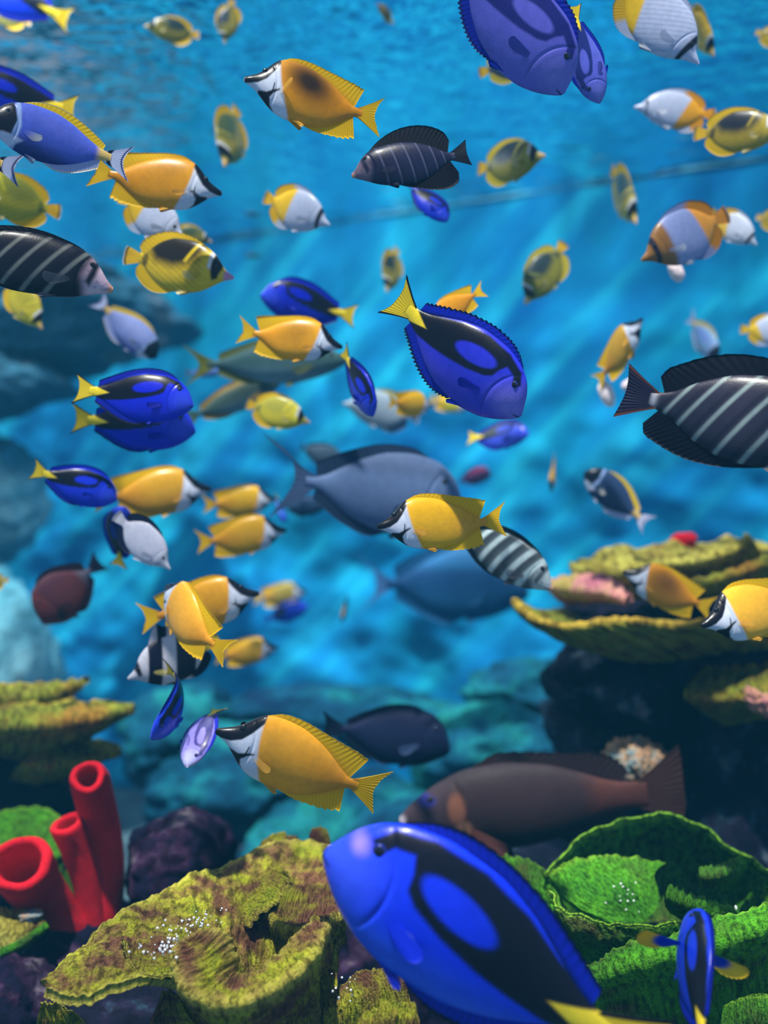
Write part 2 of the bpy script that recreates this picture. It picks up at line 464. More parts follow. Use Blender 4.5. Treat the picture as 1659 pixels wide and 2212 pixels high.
def sheet(grid, nu, nv, th, mat, parent, name='plate', ruffle=0.0, kr=7.0, relief=0.003, seed=1, edge=0.5, closed=False, scallop=0.0, ks=30, rims=(1.0,)):
    """plate of coral through a grid of control points rows x cols of (px, py, depth); last row is the free rim"""
    G = np.array([[at(*q) for q in row] for row in grid])
    G = crom(G, nv)                                        # along rows
    G = np.transpose(crom(np.transpose(G, (1, 0, 2)), nu, closed), (0, 1, 2))   # nu, nv, 3
    P = G
    du = np.gradient(P, axis=0); dv = np.gradient(P, axis=1)
    n = np.cross(du, dv); n /= np.maximum(np.linalg.norm(n, axis=2, keepdims=True), 1e-9)
    u = np.linspace(0, 1, nu)[:, None]; v = np.linspace(0, 1, nv)[None, :]
    h = np.zeros((nu, nv))
    off = Vector((seed*3.7, seed*1.3, 0))
    for i in range(nu):
        for j in range(nv):
            q = Vector(P[i, j])
            h[i, j] = relief*(mnoise.fractal(q*38 + off, 0.9, 2.0, 3) + 1.2*mnoise.fractal(Vector((u[i, 0]*kr*9, v[0, j]*3, seed)), 0.8, 2.0, 2))
    h += ruffle*np.sin(u*kr*2*math.pi + seed)*v**2 + 0.5*ruffle*np.sin(u*kr*4.6*math.pi + 2*seed)*v**3
    P = P + n*h[:, :, None]
    if scallop:
        P = P + dv*(scallop*np.sin(u*ks*2*math.pi)*v**6)[:, :, None]*nv
    t = th*(1 - (1-edge)*v**3)[:, :, None]*np.ones((nu, 1, 1))
    # a rounded lip along the free rim
    t = t*np.sqrt(np.clip(1 - ((v - 0.965)/0.035).clip(0, 1)**2*0.75, 0.2, 1))[:, :, None]
    A = (P + n*t).reshape(-1, 3); B = (P - n*t).reshape(-1, 3)
    F = grid_faces(nu, nv, closed); k = nu*nv
    idx = lambda i, j: i*nv + j
    loops = []
    if closed:
        loops.append(([idx(i, nv-1) for i in range(nu)], True)); loops.append(([idx(i, 0) for i in range(nu)][::-1], True))
    else:
        loops.append(([idx(0, j) for j in range(nv)] + [idx(i, nv-1) for i in range(1, nu)] + [idx(nu-1, j) for j in range(nv-2, -1, -1)] + [idx(i, 0) for i in range(nu-2, 0, -1)], True))
    S = []
    for L, _ in loops:
        L = np.array(L); S.append(np.stack([L, L + k, np.roll(L, -1) + k, np.roll(L, -1)], 1)[:, ::-1])
    FF = np.concatenate([F[:, ::-1], F + k] + S)
    rest = np.stack([np.repeat(u, nv, 1).ravel() + seed, np.repeat(v, nu, 0).ravel(), np.repeat(sum(np.exp(-((v - rv)/0.05)**2) for rv in rims).clip(0, 1), nu, 0).ravel()], 1)
    V = np.concatenate([A, B]) - np.array(parent.location)
    return mesh_obj(name, V, FF, mat, parent, rest=np.concatenate([rest, rest]))

def tube(pts, radii, wall, mat, parent, name='tube', nu=40, nt=40, lip=1.15, depth=0.75, squash=(1, 1)):
    """hollow sponge tube along pts (bottom to top), open at the top"""
    c = crom(np.array([at(*q) for q in pts]), nu)
    r = pchip(np.stack([np.linspace(0, 1, len(radii)), radii], 1), np.linspace(0, 1, nu))
    tg = np.gradient(c, axis=0); tg /= np.linalg.norm(tg, axis=1, keepdims=True)
    e1 = np.cross(tg, [0.0, 1.0, 0.0]); e1 /= np.linalg.norm(e1, axis=1, keepdims=True); e2 = np.cross(tg, e1)
    th = np.linspace(0, 2*math.pi, nt, endpoint=False)
    rings = []
    def ring(i, rad, lift=0.0):
        w = 1 + 0.05*np.sin(3*th + 1 + i*0.02) + 0.012*np.sin(8*th + i*0.3)
        return c[i] + tg[i]*lift + rad*w[:, None]*(np.cos(th)[:, None]*e1[i]*squash[0] + np.sin(th)[:, None]*e2[i]*squash[1])
    for i in range(nu): rings.append(ring(i, r[i]))
    rr = r[-1]
    for a in np.linspace(0.2, 1, 6):
        an = a*math.pi
        rings.append(ring(nu-1, rr - wall*0.5 + wall*0.5*math.cos(an), wall*0.5*math.sin(an)*lip))
    for i in range(nu-2, int(nu*(1-depth)), -1): rings.append(ring(i, max(r[i] - wall*(1 + 0.6*(nu-i)/nu), 0.004)))
    V = np.concatenate(rings); m = len(rings)
    F = grid_faces(m, nt); i = np.arange(m-1)
    F = np.concatenate([F, np.stack([i*nt + nt-1, (i+1)*nt + nt-1, (i+1)*nt, i*nt], 1)])
    return mesh_obj(name, V - np.array(parent.location), F, mat, parent)

# ---- far reef
rock('reef_rock', 90, 690, 4.9, 300, 120, 0.5, M_ROCKB, 'grey brown rock ledge with a pinkish patch, far behind the powder blue fish', 1, rot=0.10, lump=2.6)
rock('reef_rock', -60, 820, 4.7, 190, 90, 0.4, M_ROCKB, 'low brown rock shoulder under the grey brown ledge', 2, rot=-0.1)
rock('reef_rock', -90, 1060, 5.0, 190, 170, 0.4, M_ROCKL, 'boulder coloured pale as haze at the far end of the rear wall, behind the small blue tang', 3)
rock('reef_rock', -60, 1560, 4.6, 210, 390, 0.4, M_ROCKL, 'boulder coloured pale as haze low on the rear wall behind the red brown fish', 4)
TE = 'teal algae covered rock on the tank bed '
rock('reef_rock', 560, 1700, 4.0, 230, 120, 0.4, M_ROCKT, TE + 'behind the big lower rabbitfish', 5)
rock('reef_rock', 420, 1590, 4.3, 160, 100, 0.4, M_ROCKT, TE + 'behind the pale violet tang', 6)
rock('reef_rock', 830, 1905, 3.7, 320, 235, 0.45, M_ROCKT, TE + 'below the navy surgeonfish', 7)
rock('reef_rock', 1090, 1640, 4.0, 190, 110, 0.35, M_ROCKT, TE + 'above the brown grouper', 8)
rock('reef_rock', 1180, 1500, 4.2, 170, 80, 0.3, M_ROCKT, TE + 'beside the dark overhang', 9)
rock('reef_rock', 760, 1560, 4.4, 300, 70, 0.3, M_ROCKT, TE + 'behind the navy surgeonfish, low and long', 10)
# ---- near rocks
rock('reef_rock', 1480, 1325, 2.95, 270, 62, 0.18, M_ROCKD, 'dark rock added as shade between the tiers of the olive plate coral', 23, amp=0.15)  # added dark lump standing for the shade under the upper plates
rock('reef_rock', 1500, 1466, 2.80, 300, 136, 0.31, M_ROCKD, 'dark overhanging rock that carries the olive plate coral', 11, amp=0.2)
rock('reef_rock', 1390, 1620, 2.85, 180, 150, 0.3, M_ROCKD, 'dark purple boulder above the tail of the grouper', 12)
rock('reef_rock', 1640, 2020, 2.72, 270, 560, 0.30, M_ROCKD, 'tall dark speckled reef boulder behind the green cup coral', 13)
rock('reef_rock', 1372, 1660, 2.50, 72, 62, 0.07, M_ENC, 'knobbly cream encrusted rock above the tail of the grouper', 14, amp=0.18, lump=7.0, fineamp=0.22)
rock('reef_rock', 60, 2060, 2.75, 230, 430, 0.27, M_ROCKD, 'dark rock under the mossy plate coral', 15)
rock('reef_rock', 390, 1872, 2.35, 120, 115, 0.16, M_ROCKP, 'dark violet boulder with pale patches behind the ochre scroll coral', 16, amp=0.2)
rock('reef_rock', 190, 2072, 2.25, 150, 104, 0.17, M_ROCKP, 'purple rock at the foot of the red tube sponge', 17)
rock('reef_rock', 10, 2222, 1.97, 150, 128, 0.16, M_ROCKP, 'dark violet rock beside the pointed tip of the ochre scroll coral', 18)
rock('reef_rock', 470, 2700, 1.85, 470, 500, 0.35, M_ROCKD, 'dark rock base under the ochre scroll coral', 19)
rock('reef_rock', 270, 2290, 1.92, 240, 150, 0.2, M_ROCKD, 'dark rock wedge added as shade under the pointed lip of the ochre scroll coral', 24, amp=0.15)  # added dark filler for the shaded cavity below the lip
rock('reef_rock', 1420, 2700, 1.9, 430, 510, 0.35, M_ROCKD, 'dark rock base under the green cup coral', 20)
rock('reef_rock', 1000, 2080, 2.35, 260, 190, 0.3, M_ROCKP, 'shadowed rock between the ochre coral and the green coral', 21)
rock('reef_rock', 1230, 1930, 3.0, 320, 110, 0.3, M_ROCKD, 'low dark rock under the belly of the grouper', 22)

def lean(slim=0.008):
    """trim each rock back to the face of the bigger rock it lies against, leaving a slight overlap"""
    from mathutils.bvhtree import BVHTree
    R = [o for o in bpy.data.objects if o.name.startswith('reef_rock')]
    W = {o.name: np.array([v.co[:] for v in o.data.vertices]) for o in R}
    Fc = [list(p.vertices) for p in R[0].data.polygons]
    P = {o.name: np.array(o.location) for o in R}
    size = {n: np.prod(np.ptp(v, axis=0)) for n, v in W.items()}
    def tree(n): return BVHTree.FromPolygons((W[n] + P[n]).tolist(), Fc)
    def buried(c, t):
        return sum(t.ray_cast(Vector(c), Vector(d))[0] is not None and t.ray_cast(Vector(c), Vector(d))[1].dot(Vector(d)) > 0
                   for d in ((1, .1, .2), (-1, .2, .1), (.1, 1, .2), (.2, -1, .1), (.1, .2, 1), (.2, .1, -1))) == 6
    done = set()
    for a in sorted(W, key=lambda n: size[n]):
        done.add(a)
        for b in W:
            if b in done: continue
            A, B_ = W[a] + P[a], W[b] + P[b]
            if (A.min(0) > B_.max(0)).any() or (B_.min(0) > A.max(0)).any(): continue
            cut, keep = (a, b) if not buried(P[a], tree(b)) else (b, a)
            t = tree(keep)
            if buried(P[cut], t): print('cannot trim', a, b); continue
            for i, v in enumerate(W[cut]):
                l = float(np.linalg.norm(v))
                h = t.ray_cast(Vector(P[cut]), Vector(v / l), l)
                if h[0] is not None and h[3] + slim < l: W[cut][i] = v / l * (h[3] + slim)
    for o in R:
        o.data.vertices.foreach_set('co', W[o.name].astype(np.float32).ravel()); o.data.update()
lean()

# ---- ochre scroll coral (front left)
c1 = empty('scroll_coral', at(520, 2230, 1.75)); tag(c1, 'large ochre and yellow green scroll coral with curled plates and bubbles', 'coral')
sheet([[(97,2142,1.50),(150,2162,1.49),(215,2150,1.50),(293,2122,1.53),(353,2124,1.56),(410,2140,1.60),(480,2150,1.66),(540,2160,1.72),(600,2160,1.74),(660,2160,1.72),(720,2150,1.68)],
       [(100,2130,1.515),(165,2118,1.53),(230,2098,1.55),(300,2070,1.59),(370,2050,1.64),(430,2034,1.70),(490,2025,1.76),(545,2025,1.80),(600,2025,1.82),(660,2035,1.80),(730,2055,1.74)],
       [(98,2128,1.53),(160,2085,1.57),(225,2050,1.62),(300,2015,1.68),(370,1985,1.73),(430,1955,1.79),(500,1930,1.85),(560,1915,1.89),(620,1910,1.91),(690,1925,1.89),(770,1960,1.82)],
       [(95,2132,1.55),(150,2066,1.61),(206,2015,1.67),(277,1961,1.74),(342,1928,1.80),(415,1892,1.87),(483,1868,1.92),(560,1832,1.98),(657,1814,2.02),(765,1841,1.99),(850,1910,1.90)]],
      170, 80, 0.0075, M_C1, c1, ruffle=0.004, kr=4.2, relief=0.004, seed=1, rims=(0.0, 1.0))
# round inner bowl with the bubbles
sheet([[(290,2040,1.62),(330,2050,1.61),(380,2050,1.61),(415,2035,1.62)],
       [(276,2055,1.58),(310,2086,1.565),(355,2094,1.565),(396,2080,1.58)],
       [(264,2030,1.585),(284,2090,1.548),(345,2112,1.54),(394,2098,1.55)]], 60, 26, 0.006, M_C1, c1, ruffle=0.001, seed=3)
# the big scroll: stem, underside, outer rim, upper face, inner rim, inside wall
sheet([[(470,2420,1.74),(472,2430,1.73),(480,2440,1.72),(490,2445,1.71),(510,2450,1.71),(545,2450,1.71),(580,2440,1.71),(605,2420,1.73),(625,2400,1.75),(640,2380,1.77)],
       [(470,2230,1.63),(470,2250,1.62),(475,2270,1.62),(485,2285,1.62),(510,2290,1.62),(545,2290,1.62),(585,2275,1.62),(630,2240,1.63),(665,2195,1.65),(695,2130,1.68)],
       [(430,2090,1.57),(415,2120,1.55),(420,2160,1.54),(445,2200,1.53),(485,2222,1.52),(535,2222,1.52),(590,2197,1.53),(640,2162,1.55),(680,2112,1.58),(712,2052,1.64)],
       [(408,2028,1.54),(380,2064,1.515),(379,2102,1.492),(402,2142,1.472),(455,2168,1.457),(521,2170,1.452),(585,2142,1.462),(640,2105,1.492),(682,2060,1.53),(708,2004,1.59)],
       [(410,2032,1.54),(416,2046,1.528),(432,2070,1.515),(450,2105,1.502),(482,2138,1.49),(527,2142,1.488),(576,2122,1.498),(622,2088,1.522),(662,2042,1.558),(694,1996,1.61)],
       [(413,2024,1.545),(451,2012,1.55),(489,2026,1.548),(502,2064,1.54),(508,2100,1.535),(532,2110,1.535),(567,2100,1.54),(605,2066,1.56),(642,2025,1.59),(681,1988,1.63)],
       [(440,2060,1.60),(455,2050,1.61),(475,2062,1.61),(487,2098,1.60),(500,2134,1.58),(530,2144,1.58),(562,2134,1.59),(598,2104,1.61),(637,2064,1.64),(677,2032,1.68)]],
      150, 84, 0.0055, M_C1, c1, ruffle=0.0, relief=0.003, seed=4, rims=(0.5, 0.8333), edge=1.0)
# small curled fold at the back of the bowl
sheet([[(600,2060,1.76),(625,2070,1.76),(655,2070,1.76),(700,2060,1.76),(745,2030,1.78)],
       [(586,1984,1.725),(603,2006,1.705),(646,2014,1.692),(689,2001,1.702),(738,1979,1.735)],
       [(598,1968,1.75),(618,1988,1.735),(655,1993,1.73),(695,1978,1.742),(742,1952,1.77)],
       [(620,1900,1.85),(640,1910,1.84),(670,1915,1.84),(705,1910,1.85),(750,1895,1.87)]], 70, 36, 0.0055, M_C1, c1, ruffle=0.001, seed=5, rims=(0.36,))
# brown flap inside the bowl
sheet([[(490,1990,1.84),(510,1950,1.86),(540,1915,1.88),(570,1890,1.90),(590,1868,1.91)],
       [(515,2000,1.81),(536,1965,1.825),(570,1932,1.84),(600,1903,1.86),(610,1878,1.88)],
       [(537,2004,1.775),(562,1975,1.785),(602,1945,1.80),(626,1915,1.82),(624,1884,1.845)]], 50, 30, 0.005, M_C1, c1, ruffle=0.002, seed=6)
# upright front plates
for k_, gr in enumerate([
   [[(560,2280,1.62),(620,2260,1.62),(680,2240,1.62)], [(560,2220,1.55),(630,2190,1.56),(690,2170,1.58)], [(575,2195,1.53),(632,2150,1.53),(678,2112,1.56)]],
   [[(660,2290,1.66),(720,2250,1.66),(790,2230,1.66)], [(650,2180,1.60),(695,2120,1.60),(725,2140,1.61)], [(668,2120,1.59),(700,2080,1.585),(716,2090,1.60)]],
   [[(700,2300,1.60),(800,2260,1.6),(900,2250,1.62)], [(700,2205,1.60),(790,2150,1.60),(880,2140,1.62)], [(700,2160,1.62),(770,2105,1.63),(850,2085,1.65)]],
   [[(760,2320,1.52),(830,2290,1.52),(900,2300,1.54)], [(770,2240,1.50),(830,2205,1.50),(905,2215,1.52)], [(790,2190,1.52),(845,2165,1.53),(900,2170,1.55)]],
   [[(300,2300,1.70),(380,2260,1.70),(460,2240,1.70)], [(330,2200,1.66),(370,2180,1.66),(410,2190,1.66)], [(350,2150,1.65),(362,2140,1.65),(385,2150,1.65)]],
   [[(60,2330,1.66),(120,2310,1.66),(180,2300,1.66)], [(75,2240,1.62),(130,2220,1.62),(185,2225,1.63)], [(88,2165,1.60),(120,2165,1.60),(170,2195,1.62)]],
   [[(560,1850,2.02),(600,1840,2.02),(650,1830,2.04)], [(560,1830,2.03),(600,1815,2.04),(640,1810,2.05)], [(570,1812,2.04),(598,1800,2.05),(625,1806,2.06)]],
   [[(665,1840,2.05),(690,1835,2.05),(715,1835,2.05)], [(668,1815,2.06),(690,1808,2.06),(712,1812,2.06)], [(672,1795,2.07),(688,1786,2.07),(704,1792,2.07)]]]):
    sheet(gr, 44, 26, 0.006, M_C1, c1, ruffle=0.003, kr=2.5, relief=0.004, seed=10 + k_)

# ---- green cup coral (front right)
c2 = empty('cup_coral', at(1440, 2240, 1.85)); tag(c2, 'bright green cup coral with folded bowls behind the diving tang', 'coral')
sheet([[(1240,2010,2.05),(1300,2005,2.10),(1370,1995,2.14),(1440,1990,2.17),(1510,1995,2.16),(1570,2005,2.11),(1630,2020,2.03),(1690,2040,1.94)],
       [(1200,1935,2.03),(1268,1885,2.11),(1350,1850,2.18),(1430,1842,2.21),(1520,1862,2.19),(1592,1900,2.13),(1652,1935,2.03),(1722,1972,1.93)],
       [(1172,1888,1.98),(1255,1812,2.04),(1340,1768,2.09),(1430,1760,2.11),(1525,1788,2.10),(1605,1845,2.05),(1680,1890,1.97),(1760,1930,1.88)]],
      110, 50, 0.008, M_C2, c2, ruffle=0.004, kr=3.0, seed=21)
sheet([[(1350,2010,1.90),(1380,1995,1.93),(1410,1970,1.96),(1420,1940,1.99)],
       [(1240,1960,1.90),(1300,1930,1.94),(1360,1905,1.98),(1410,1890,2.02)],
       [(1180,1892,1.93),(1230,1860,1.99),(1320,1848,2.03),(1438,1864,2.05)]], 70, 36, 0.006, M_C2, c2, ruffle=0.003, seed=22)
# front wall of the bowl
sheet([[(1240,2060,1.90),(1290,2065,1.88),(1350,2065,1.86),(1410,2060,1.86),(1480,2050,1.87)],
       [(1205,1985,1.87),(1240,2015,1.82),(1310,2032,1.79),(1390,2035,1.79),(1470,2020,1.81)],
       [(1182,1922,1.88),(1225,1968,1.81),(1293,1988,1.775),(1370,1998,1.77),(1465,1990,1.79)]], 80, 36, 0.0085, M_C2, c2, ruffle=0.003, kr=3, seed=23)
# curled inner lips
sheet([[(1450,1960,1.90),(1500,1985,1.90),(1590,1995,1.90)], [(1438,1934,1.81),(1490,1957,1.80),(1590,1984,1.81)], [(1443,1914,1.84),(1492,1934,1.83),(1588,1964,1.84)]], 60, 20, 0.009, M_C2, c2, ruffle=0.003, seed=24)
sheet([[(1520,1930,2.02),(1560,1925,2.04),(1610,1900,2.06)], [(1510,1898,1.95),(1553,1892,1.96),(1606,1870,2.0)], [(1510,1876,1.97),(1552,1868,1.98),(1606,1846,2.03)]], 44, 18, 0.0065, M_C2, c2, ruffle=0.002, seed=25)
# big front leaf
sheet([[(1250,2290,1.86),(1330,2270,1.84),(1430,2260,1.83),(1540,2240,1.83),(1640,2220,1.83),(1730,2200,1.85)],
       [(1238,2175,1.735),(1310,2140,1.70),(1400,2120,1.685),(1510,2090,1.68),(1620,2060,1.69),(1720,2030,1.72)],
       [(1244,2145,1.685),(1298,2112,1.635),(1382,2082,1.61),(1490,2054,1.605),(1610,2018,1.62),(1720,1972,1.65)],
       [(1252,2118,1.745),(1290,2076,1.70),(1372,2040,1.675),(1480,2012,1.675),(1600,1972,1.69),(1720,1925,1.72)]], 110, 40, 0.011, M_C2, c2, ruffle=0.003, kr=3, seed=26, scallop=0.02, ks=24)
sheet([[(1560,2340,1.66),(1640,2330,1.65),(1730,2320,1.66)], [(1560,2240,1.60),(1635,2225,1.58),(1720,2225,1.60)], [(1570,2170,1.61),(1625,2148,1.59),(1710,2152,1.60)]], 50, 28, 0.010, M_C2, c2, ruffle=0.002, seed=27)
# left flank running down behind the near tang
sheet([[(1060,2040,2.0),(1110,2030,2.0),(1170,2020,2.0),(1230,2010,1.98)], [(1030,1930,2.08),(1090,1920,2.06),(1150,1920,2.02),(1200,1930,1.98)], [(1030,1865,2.14),(1085,1850,2.14),(1140,1858,2.1),(1180,1880,2.04)]], 60, 34, 0.009, M_C2, c2, ruffle=0.004, seed=28)
sheet([[(1180,2200,1.95),(1230,2180,1.93),(1300,2150,1.9)], [(1130,2100,1.96),(1200,2080,1.94),(1280,2060,1.9)], [(1110,2010,1.98),(1180,1985,1.97),(1235,1985,1.94)]], 50, 30, 0.008, M_C2, c2, ruffle=0.004, seed=29)

# ---- olive plate coral on the dark overhang (right)
c3 = empty('plate_coral', at(1460, 1400, 2.5)); tag(c3, 'olive plate coral with a pink lobe, spread over the dark overhang', 'coral')
sheet([[(1290,1405,2.60),(1340,1420,2.58),(1400,1425,2.57),(1460,1420,2.58),(1540,1410,2.60),(1620,1400,2.62),(1700,1390,2.64)],
       [(1150,1345,2.50),(1230,1385,2.44),(1300,1390,2.42),(1380,1385,2.42),(1470,1382,2.44),(1580,1375,2.46),(1700,1365,2.50)],
       [(1107,1296,2.50),(1155,1336,2.42),(1225,1353,2.38),(1300,1343,2.37),(1372,1340,2.37),(1440,1350,2.38),(1560,1340,2.40),(1700,1330,2.44)][:7],
       [(1150,1318,2.56),(1220,1352,2.50),(1290,1366,2.48),(1370,1360,2.48),(1450,1362,2.50),(1570,1352,2.52),(1700,1345,2.55)],
       [(1210,1318,2.74),(1260,1340,2.72),(1320,1350,2.70),(1390,1350,2.70),(1460,1350,2.72),(1580,1340,2.74),(1700,1330,2.77)]],
      110, 60, 0.007, M_C4, c3, ruffle=0.003, kr=3, seed=31, rims=(0.5,), edge=1.0)
sheet([[(1220,1300,2.70),(1270,1300,2.68),(1330,1290,2.66),(1370,1290,2.64)], [(1185,1270,2.62),(1250,1280,2.58),(1310,1285,2.55),(1350,1300,2.53)], [(1180,1252,2.64),(1250,1240,2.62),(1310,1244,2.58),(1362,1278,2.54)]], 50, 28, 0.009, M_PINK, c3, ruffle=0.004, seed=32)
sheet([[(1300,1300,2.72),(1380,1290,2.74),(1460,1280,2.76),(1540,1275,2.78),(1620,1270,2.8),(1720,1260,2.8)],
       [(1240,1240,2.64),(1330,1240,2.62),(1430,1232,2.62),(1520,1225,2.63),(1620,1215,2.65),(1720,1210,2.66)],
       [(1228,1222,2.66),(1300,1190,2.72),(1400,1178,2.76),(1500,1172,2.80),(1600,1166,2.84),(1720,1170,2.86)]], 90, 34, 0.010, M_C3, c3, ruffle=0.008, kr=4, seed=33)
sheet([[(1440,1260,2.72),(1500,1250,2.72),(1580,1240,2.72),(1660,1220,2.74)], [(1430,1225,2.60),(1500,1218,2.58),(1575,1200,2.58),(1625,1170,2.60)], [(1440,1205,2.62),(1500,1202,2.60),(1560,1185,2.60),(1615,1154,2.62)]], 60, 26, 0.008, M_C3, c3, ruffle=0.004, seed=34)
sheet([[(1440,1300,2.66),(1520,1290,2.66),(1600,1270,2.66),(1700,1240,2.66)], [(1450,1272,2.56),(1530,1262,2.54),(1610,1240,2.54),(1710,1200,2.56)], [(1455,1256,2.57),(1530,1245,2.55),(1610,1218,2.55),(1710,1176,2.57)]], 60, 26, 0.008, M_C4, c3, ruffle=0.004, seed=35)
sheet([[(1560,1560,2.60),(1620,1550,2.58),(1720,1540,2.56)], [(1490,1510,2.48),(1580,1520,2.44),(1720,1500,2.42)], [(1482,1490,2.48),(1575,1500,2.43),(1720,1478,2.40)], [(1520,1440,2.6),(1590,1440,2.56),(1720,1430,2.52)]], 60, 30, 0.009, M_C4, c3, ruffle=0.004, seed=36)
rock('pink_soft_coral', 1648, 1520, 2.41, 50, 22, 0.04, M_PINK, 'small pink coral sprig under the olive plate coral', 41, rot=-0.6, amp=0.4, lump=4, kind='coral')
rock('red_soft_coral', 1480, 1168, 2.775, 26, 17, 0.03, M_RED, 'small red polyp on top of the olive plate coral', 42, kind='coral')

# ---- mossy plate coral (left)
c4 = empty('plate_coral', at(60, 1660, 2.6)); tag(c4, 'mossy brown green tiered plate coral above the red tube sponge', 'coral')
sheet([[(-60,1640,2.72),(20,1650,2.70),(90,1640,2.68),(150,1610,2.66)], [(-70,1585,2.56),(30,1590,2.53),(150,1585,2.52),(250,1550,2.56)], [(-80,1540,2.54),(40,1562,2.50),(160,1548,2.50),(290,1530,2.58)],
       [(-80,1510,2.62),(40,1520,2.60),(140,1515,2.60),(200,1518,2.66)]], 80, 36, 0.011, M_C4, c4, ruffle=0.005, kr=3, seed=51)
sheet([[(-60,1560,2.74),(20,1560,2.72),(80,1550,2.72),(120,1530,2.72)], [(-70,1520,2.62),(20,1522,2.60),(110,1505,2.60),(170,1480,2.64)], [(-80,1478,2.64),(20,1476,2.62),(110,1474,2.63),(195,1470,2.68)]], 60, 30, 0.012, M_C4, c4, ruffle=0.005, seed=52)
sheet([[(0,1700,2.7),(60,1700,2.68),(130,1690,2.66)], [(40,1660,2.58),(130,1660,2.55),(210,1640,2.58)], [(60,1640,2.58),(150,1645,2.54),(262,1622,2.58)], [(60,1600,2.64),(140,1600,2.62),(210,1600,2.66)]], 60, 30, 0.010, M_C4, c4, ruffle=0.004, seed=53)

# ---- green cup coral behind the sponge
c5 = empty('cup_coral', at(60, 1990, 2.4)); tag(c5, 'shaded green cup coral tucked behind the red tube sponge', 'coral')
sheet([[(-40,1900,2.42),(30,1900,2.42),(90,1900,2.42),(130,1880,2.44)], [(-40,1820,2.46),(30,1800,2.46),(100,1800,2.46),(150,1830,2.44)], [(-40,1770,2.5),(40,1745,2.5),(110,1750,2.5),(160,1800,2.46)]], 50, 26, 0.010, M_C2, c5, ruffle=0.003, seed=61)
sheet([[(60,1890,2.36),(90,1885,2.36),(130,1860,2.38)], [(70,1868,2.33),(100,1866,2.33),(142,1840,2.35)], [(80,1852,2.34),(105,1848,2.34),(146,1818,2.36)]], 36, 16, 0.008, M_C2, c5, seed=62)
sheet([[(110,1960,2.30),(140,1970,2.3),(170,1980,2.3)], [(125,1920,2.28),(145,1925,2.28),(168,1945,2.28)], [(140,1880,2.28),(152,1885,2.28),(165,1920,2.28)]], 30, 18, 0.007, M_C2, c5, seed=63)
sheet([[(190,1865,2.3),(200,1865,2.3),(210,1865,2.3)], [(192,1835,2.29),(203,1835,2.29),(214,1838,2.29)], [(194,1812,2.29),(204,1808,2.29),(213,1815,2.29)]], 20, 16, 0.006, M_C2, c5, seed=64)
c6 = empty('leaf_coral', at(20, 2060, 2.1)); tag(c6, 'grey leaf coral with a green rim under the red tube sponge', 'coral')
sheet([[(-60,1970,2.12),(0,1970,2.12),(50,1975,2.12),(90,1985,2.12)], [(-60,2010,2.08),(0,2005,2.06),(50,2000,2.06),(95,1990,2.08)], [(-60,2062,2.08),(0,2052,2.04),(50,2028,2.04),(98,1996,2.08)]], 50, 26, 0.009, M_C3, c6, ruffle=0.002, seed=65)
sheet([[(-60,2075,2.10),(0,2068,2.08),(50,2045,2.07),(90,2010,2.1)], [(-60,2072,2.07),(0,2062,2.035),(52,2038,2.03),(100,2002,2.07)], [(-60,2058,2.07),(0,2048,2.035),(50,2024,2.035),(98,1992,2.075)]], 50, 12, 0.006, M_C2, c6, seed=66)

# ---- red tube sponge
c7 = empty('tube_sponge', at(190, 2010, 2.2)); tag(c7, 'bright red tube sponge with three open pipes', 'sponge')
tube([(150,2010,2.22),(115,1960,2.2),(75,1915,2.16),(42,1868,2.08)], [0.040, 0.046, 0.056, 0.064], 0.022, M_RED, c7, squash=(1.0, 0.85))
tube([(225,2000,2.26),(232,1900,2.26),(222,1800,2.25),(200,1705,2.20),(190,1680,2.16)], [0.034, 0.036, 0.038, 0.039, 0.034], 0.014, M_RED, c7)
tube([(205,1990,2.24),(190,1910,2.23),(170,1840,2.22),(146,1782,2.20)], [0.026, 0.028, 0.032, 0.034], 0.013, M_RED, c7)
rock('shell', 66, 1978, 2.07, 24, 11, 0.02, M_ENC, 'small white shell lying on the grey leaf coral', 71, rot=0.15, kind='shell', fineamp=0.03)

# ---- air bubbles resting on the corals: too fine to count
def bubbles(label, spots, parent, rnd):
    V4, F4 = ico(2)
    Vs, Fs, b = [], [], 0
    for (px, py, d, sx, sy, n) in spots:
        for _ in range(n):
            q = at(px + rnd.gauss(0, sx), py + rnd.gauss(0, sy), d + rnd.gauss(0, 0.008))
            r = rnd.uniform(0.0008, 0.0021)
            Vs.append(V4*r + q - np.array(parent.location)); Fs.append(F4 + b); b += len(V4)
    m, nt, out = new_mat('air_bubble')
    p = N(nt, 'ShaderNodeBsdfPrincipled', Roughness=0.05); p.inputs['Base Color'].default_value = (0.9, 0.93, 1, 1)
    nt.links.new(p.outputs[0], out.inputs[0])
    o = mesh_obj('air_bubbles', np.concatenate(Vs), np.concatenate(Fs), m, parent)
    o['kind'] = 'stuff'; o['label'] = label
bubbles('tiny silvery air bubbles', [(385,2020,1.56,24,14,40),(425,1992,1.60,22,12,34),(345,2055,1.50,26,10,26),(735,2135,1.57,16,14,12),(480,1968,1.66,6,6,3)], c1, random.Random(3))
bubbles('tiny silvery air bubbles', [(1345,1945,1.92,16,26,14),(1590,1960,1.86,8,5,4),(1330,1915,1.95,20,8,5)], c2, random.Random(5))
# ------------------------------------------------------------------ fish
# fish space: snout at x = 0, tail tip at x = 1, z up, y to the side (all in total lengths)
NX = {0: 44, 1: 90, 2: 190}
NT = {0: 32, 1: 64, 2: 144}

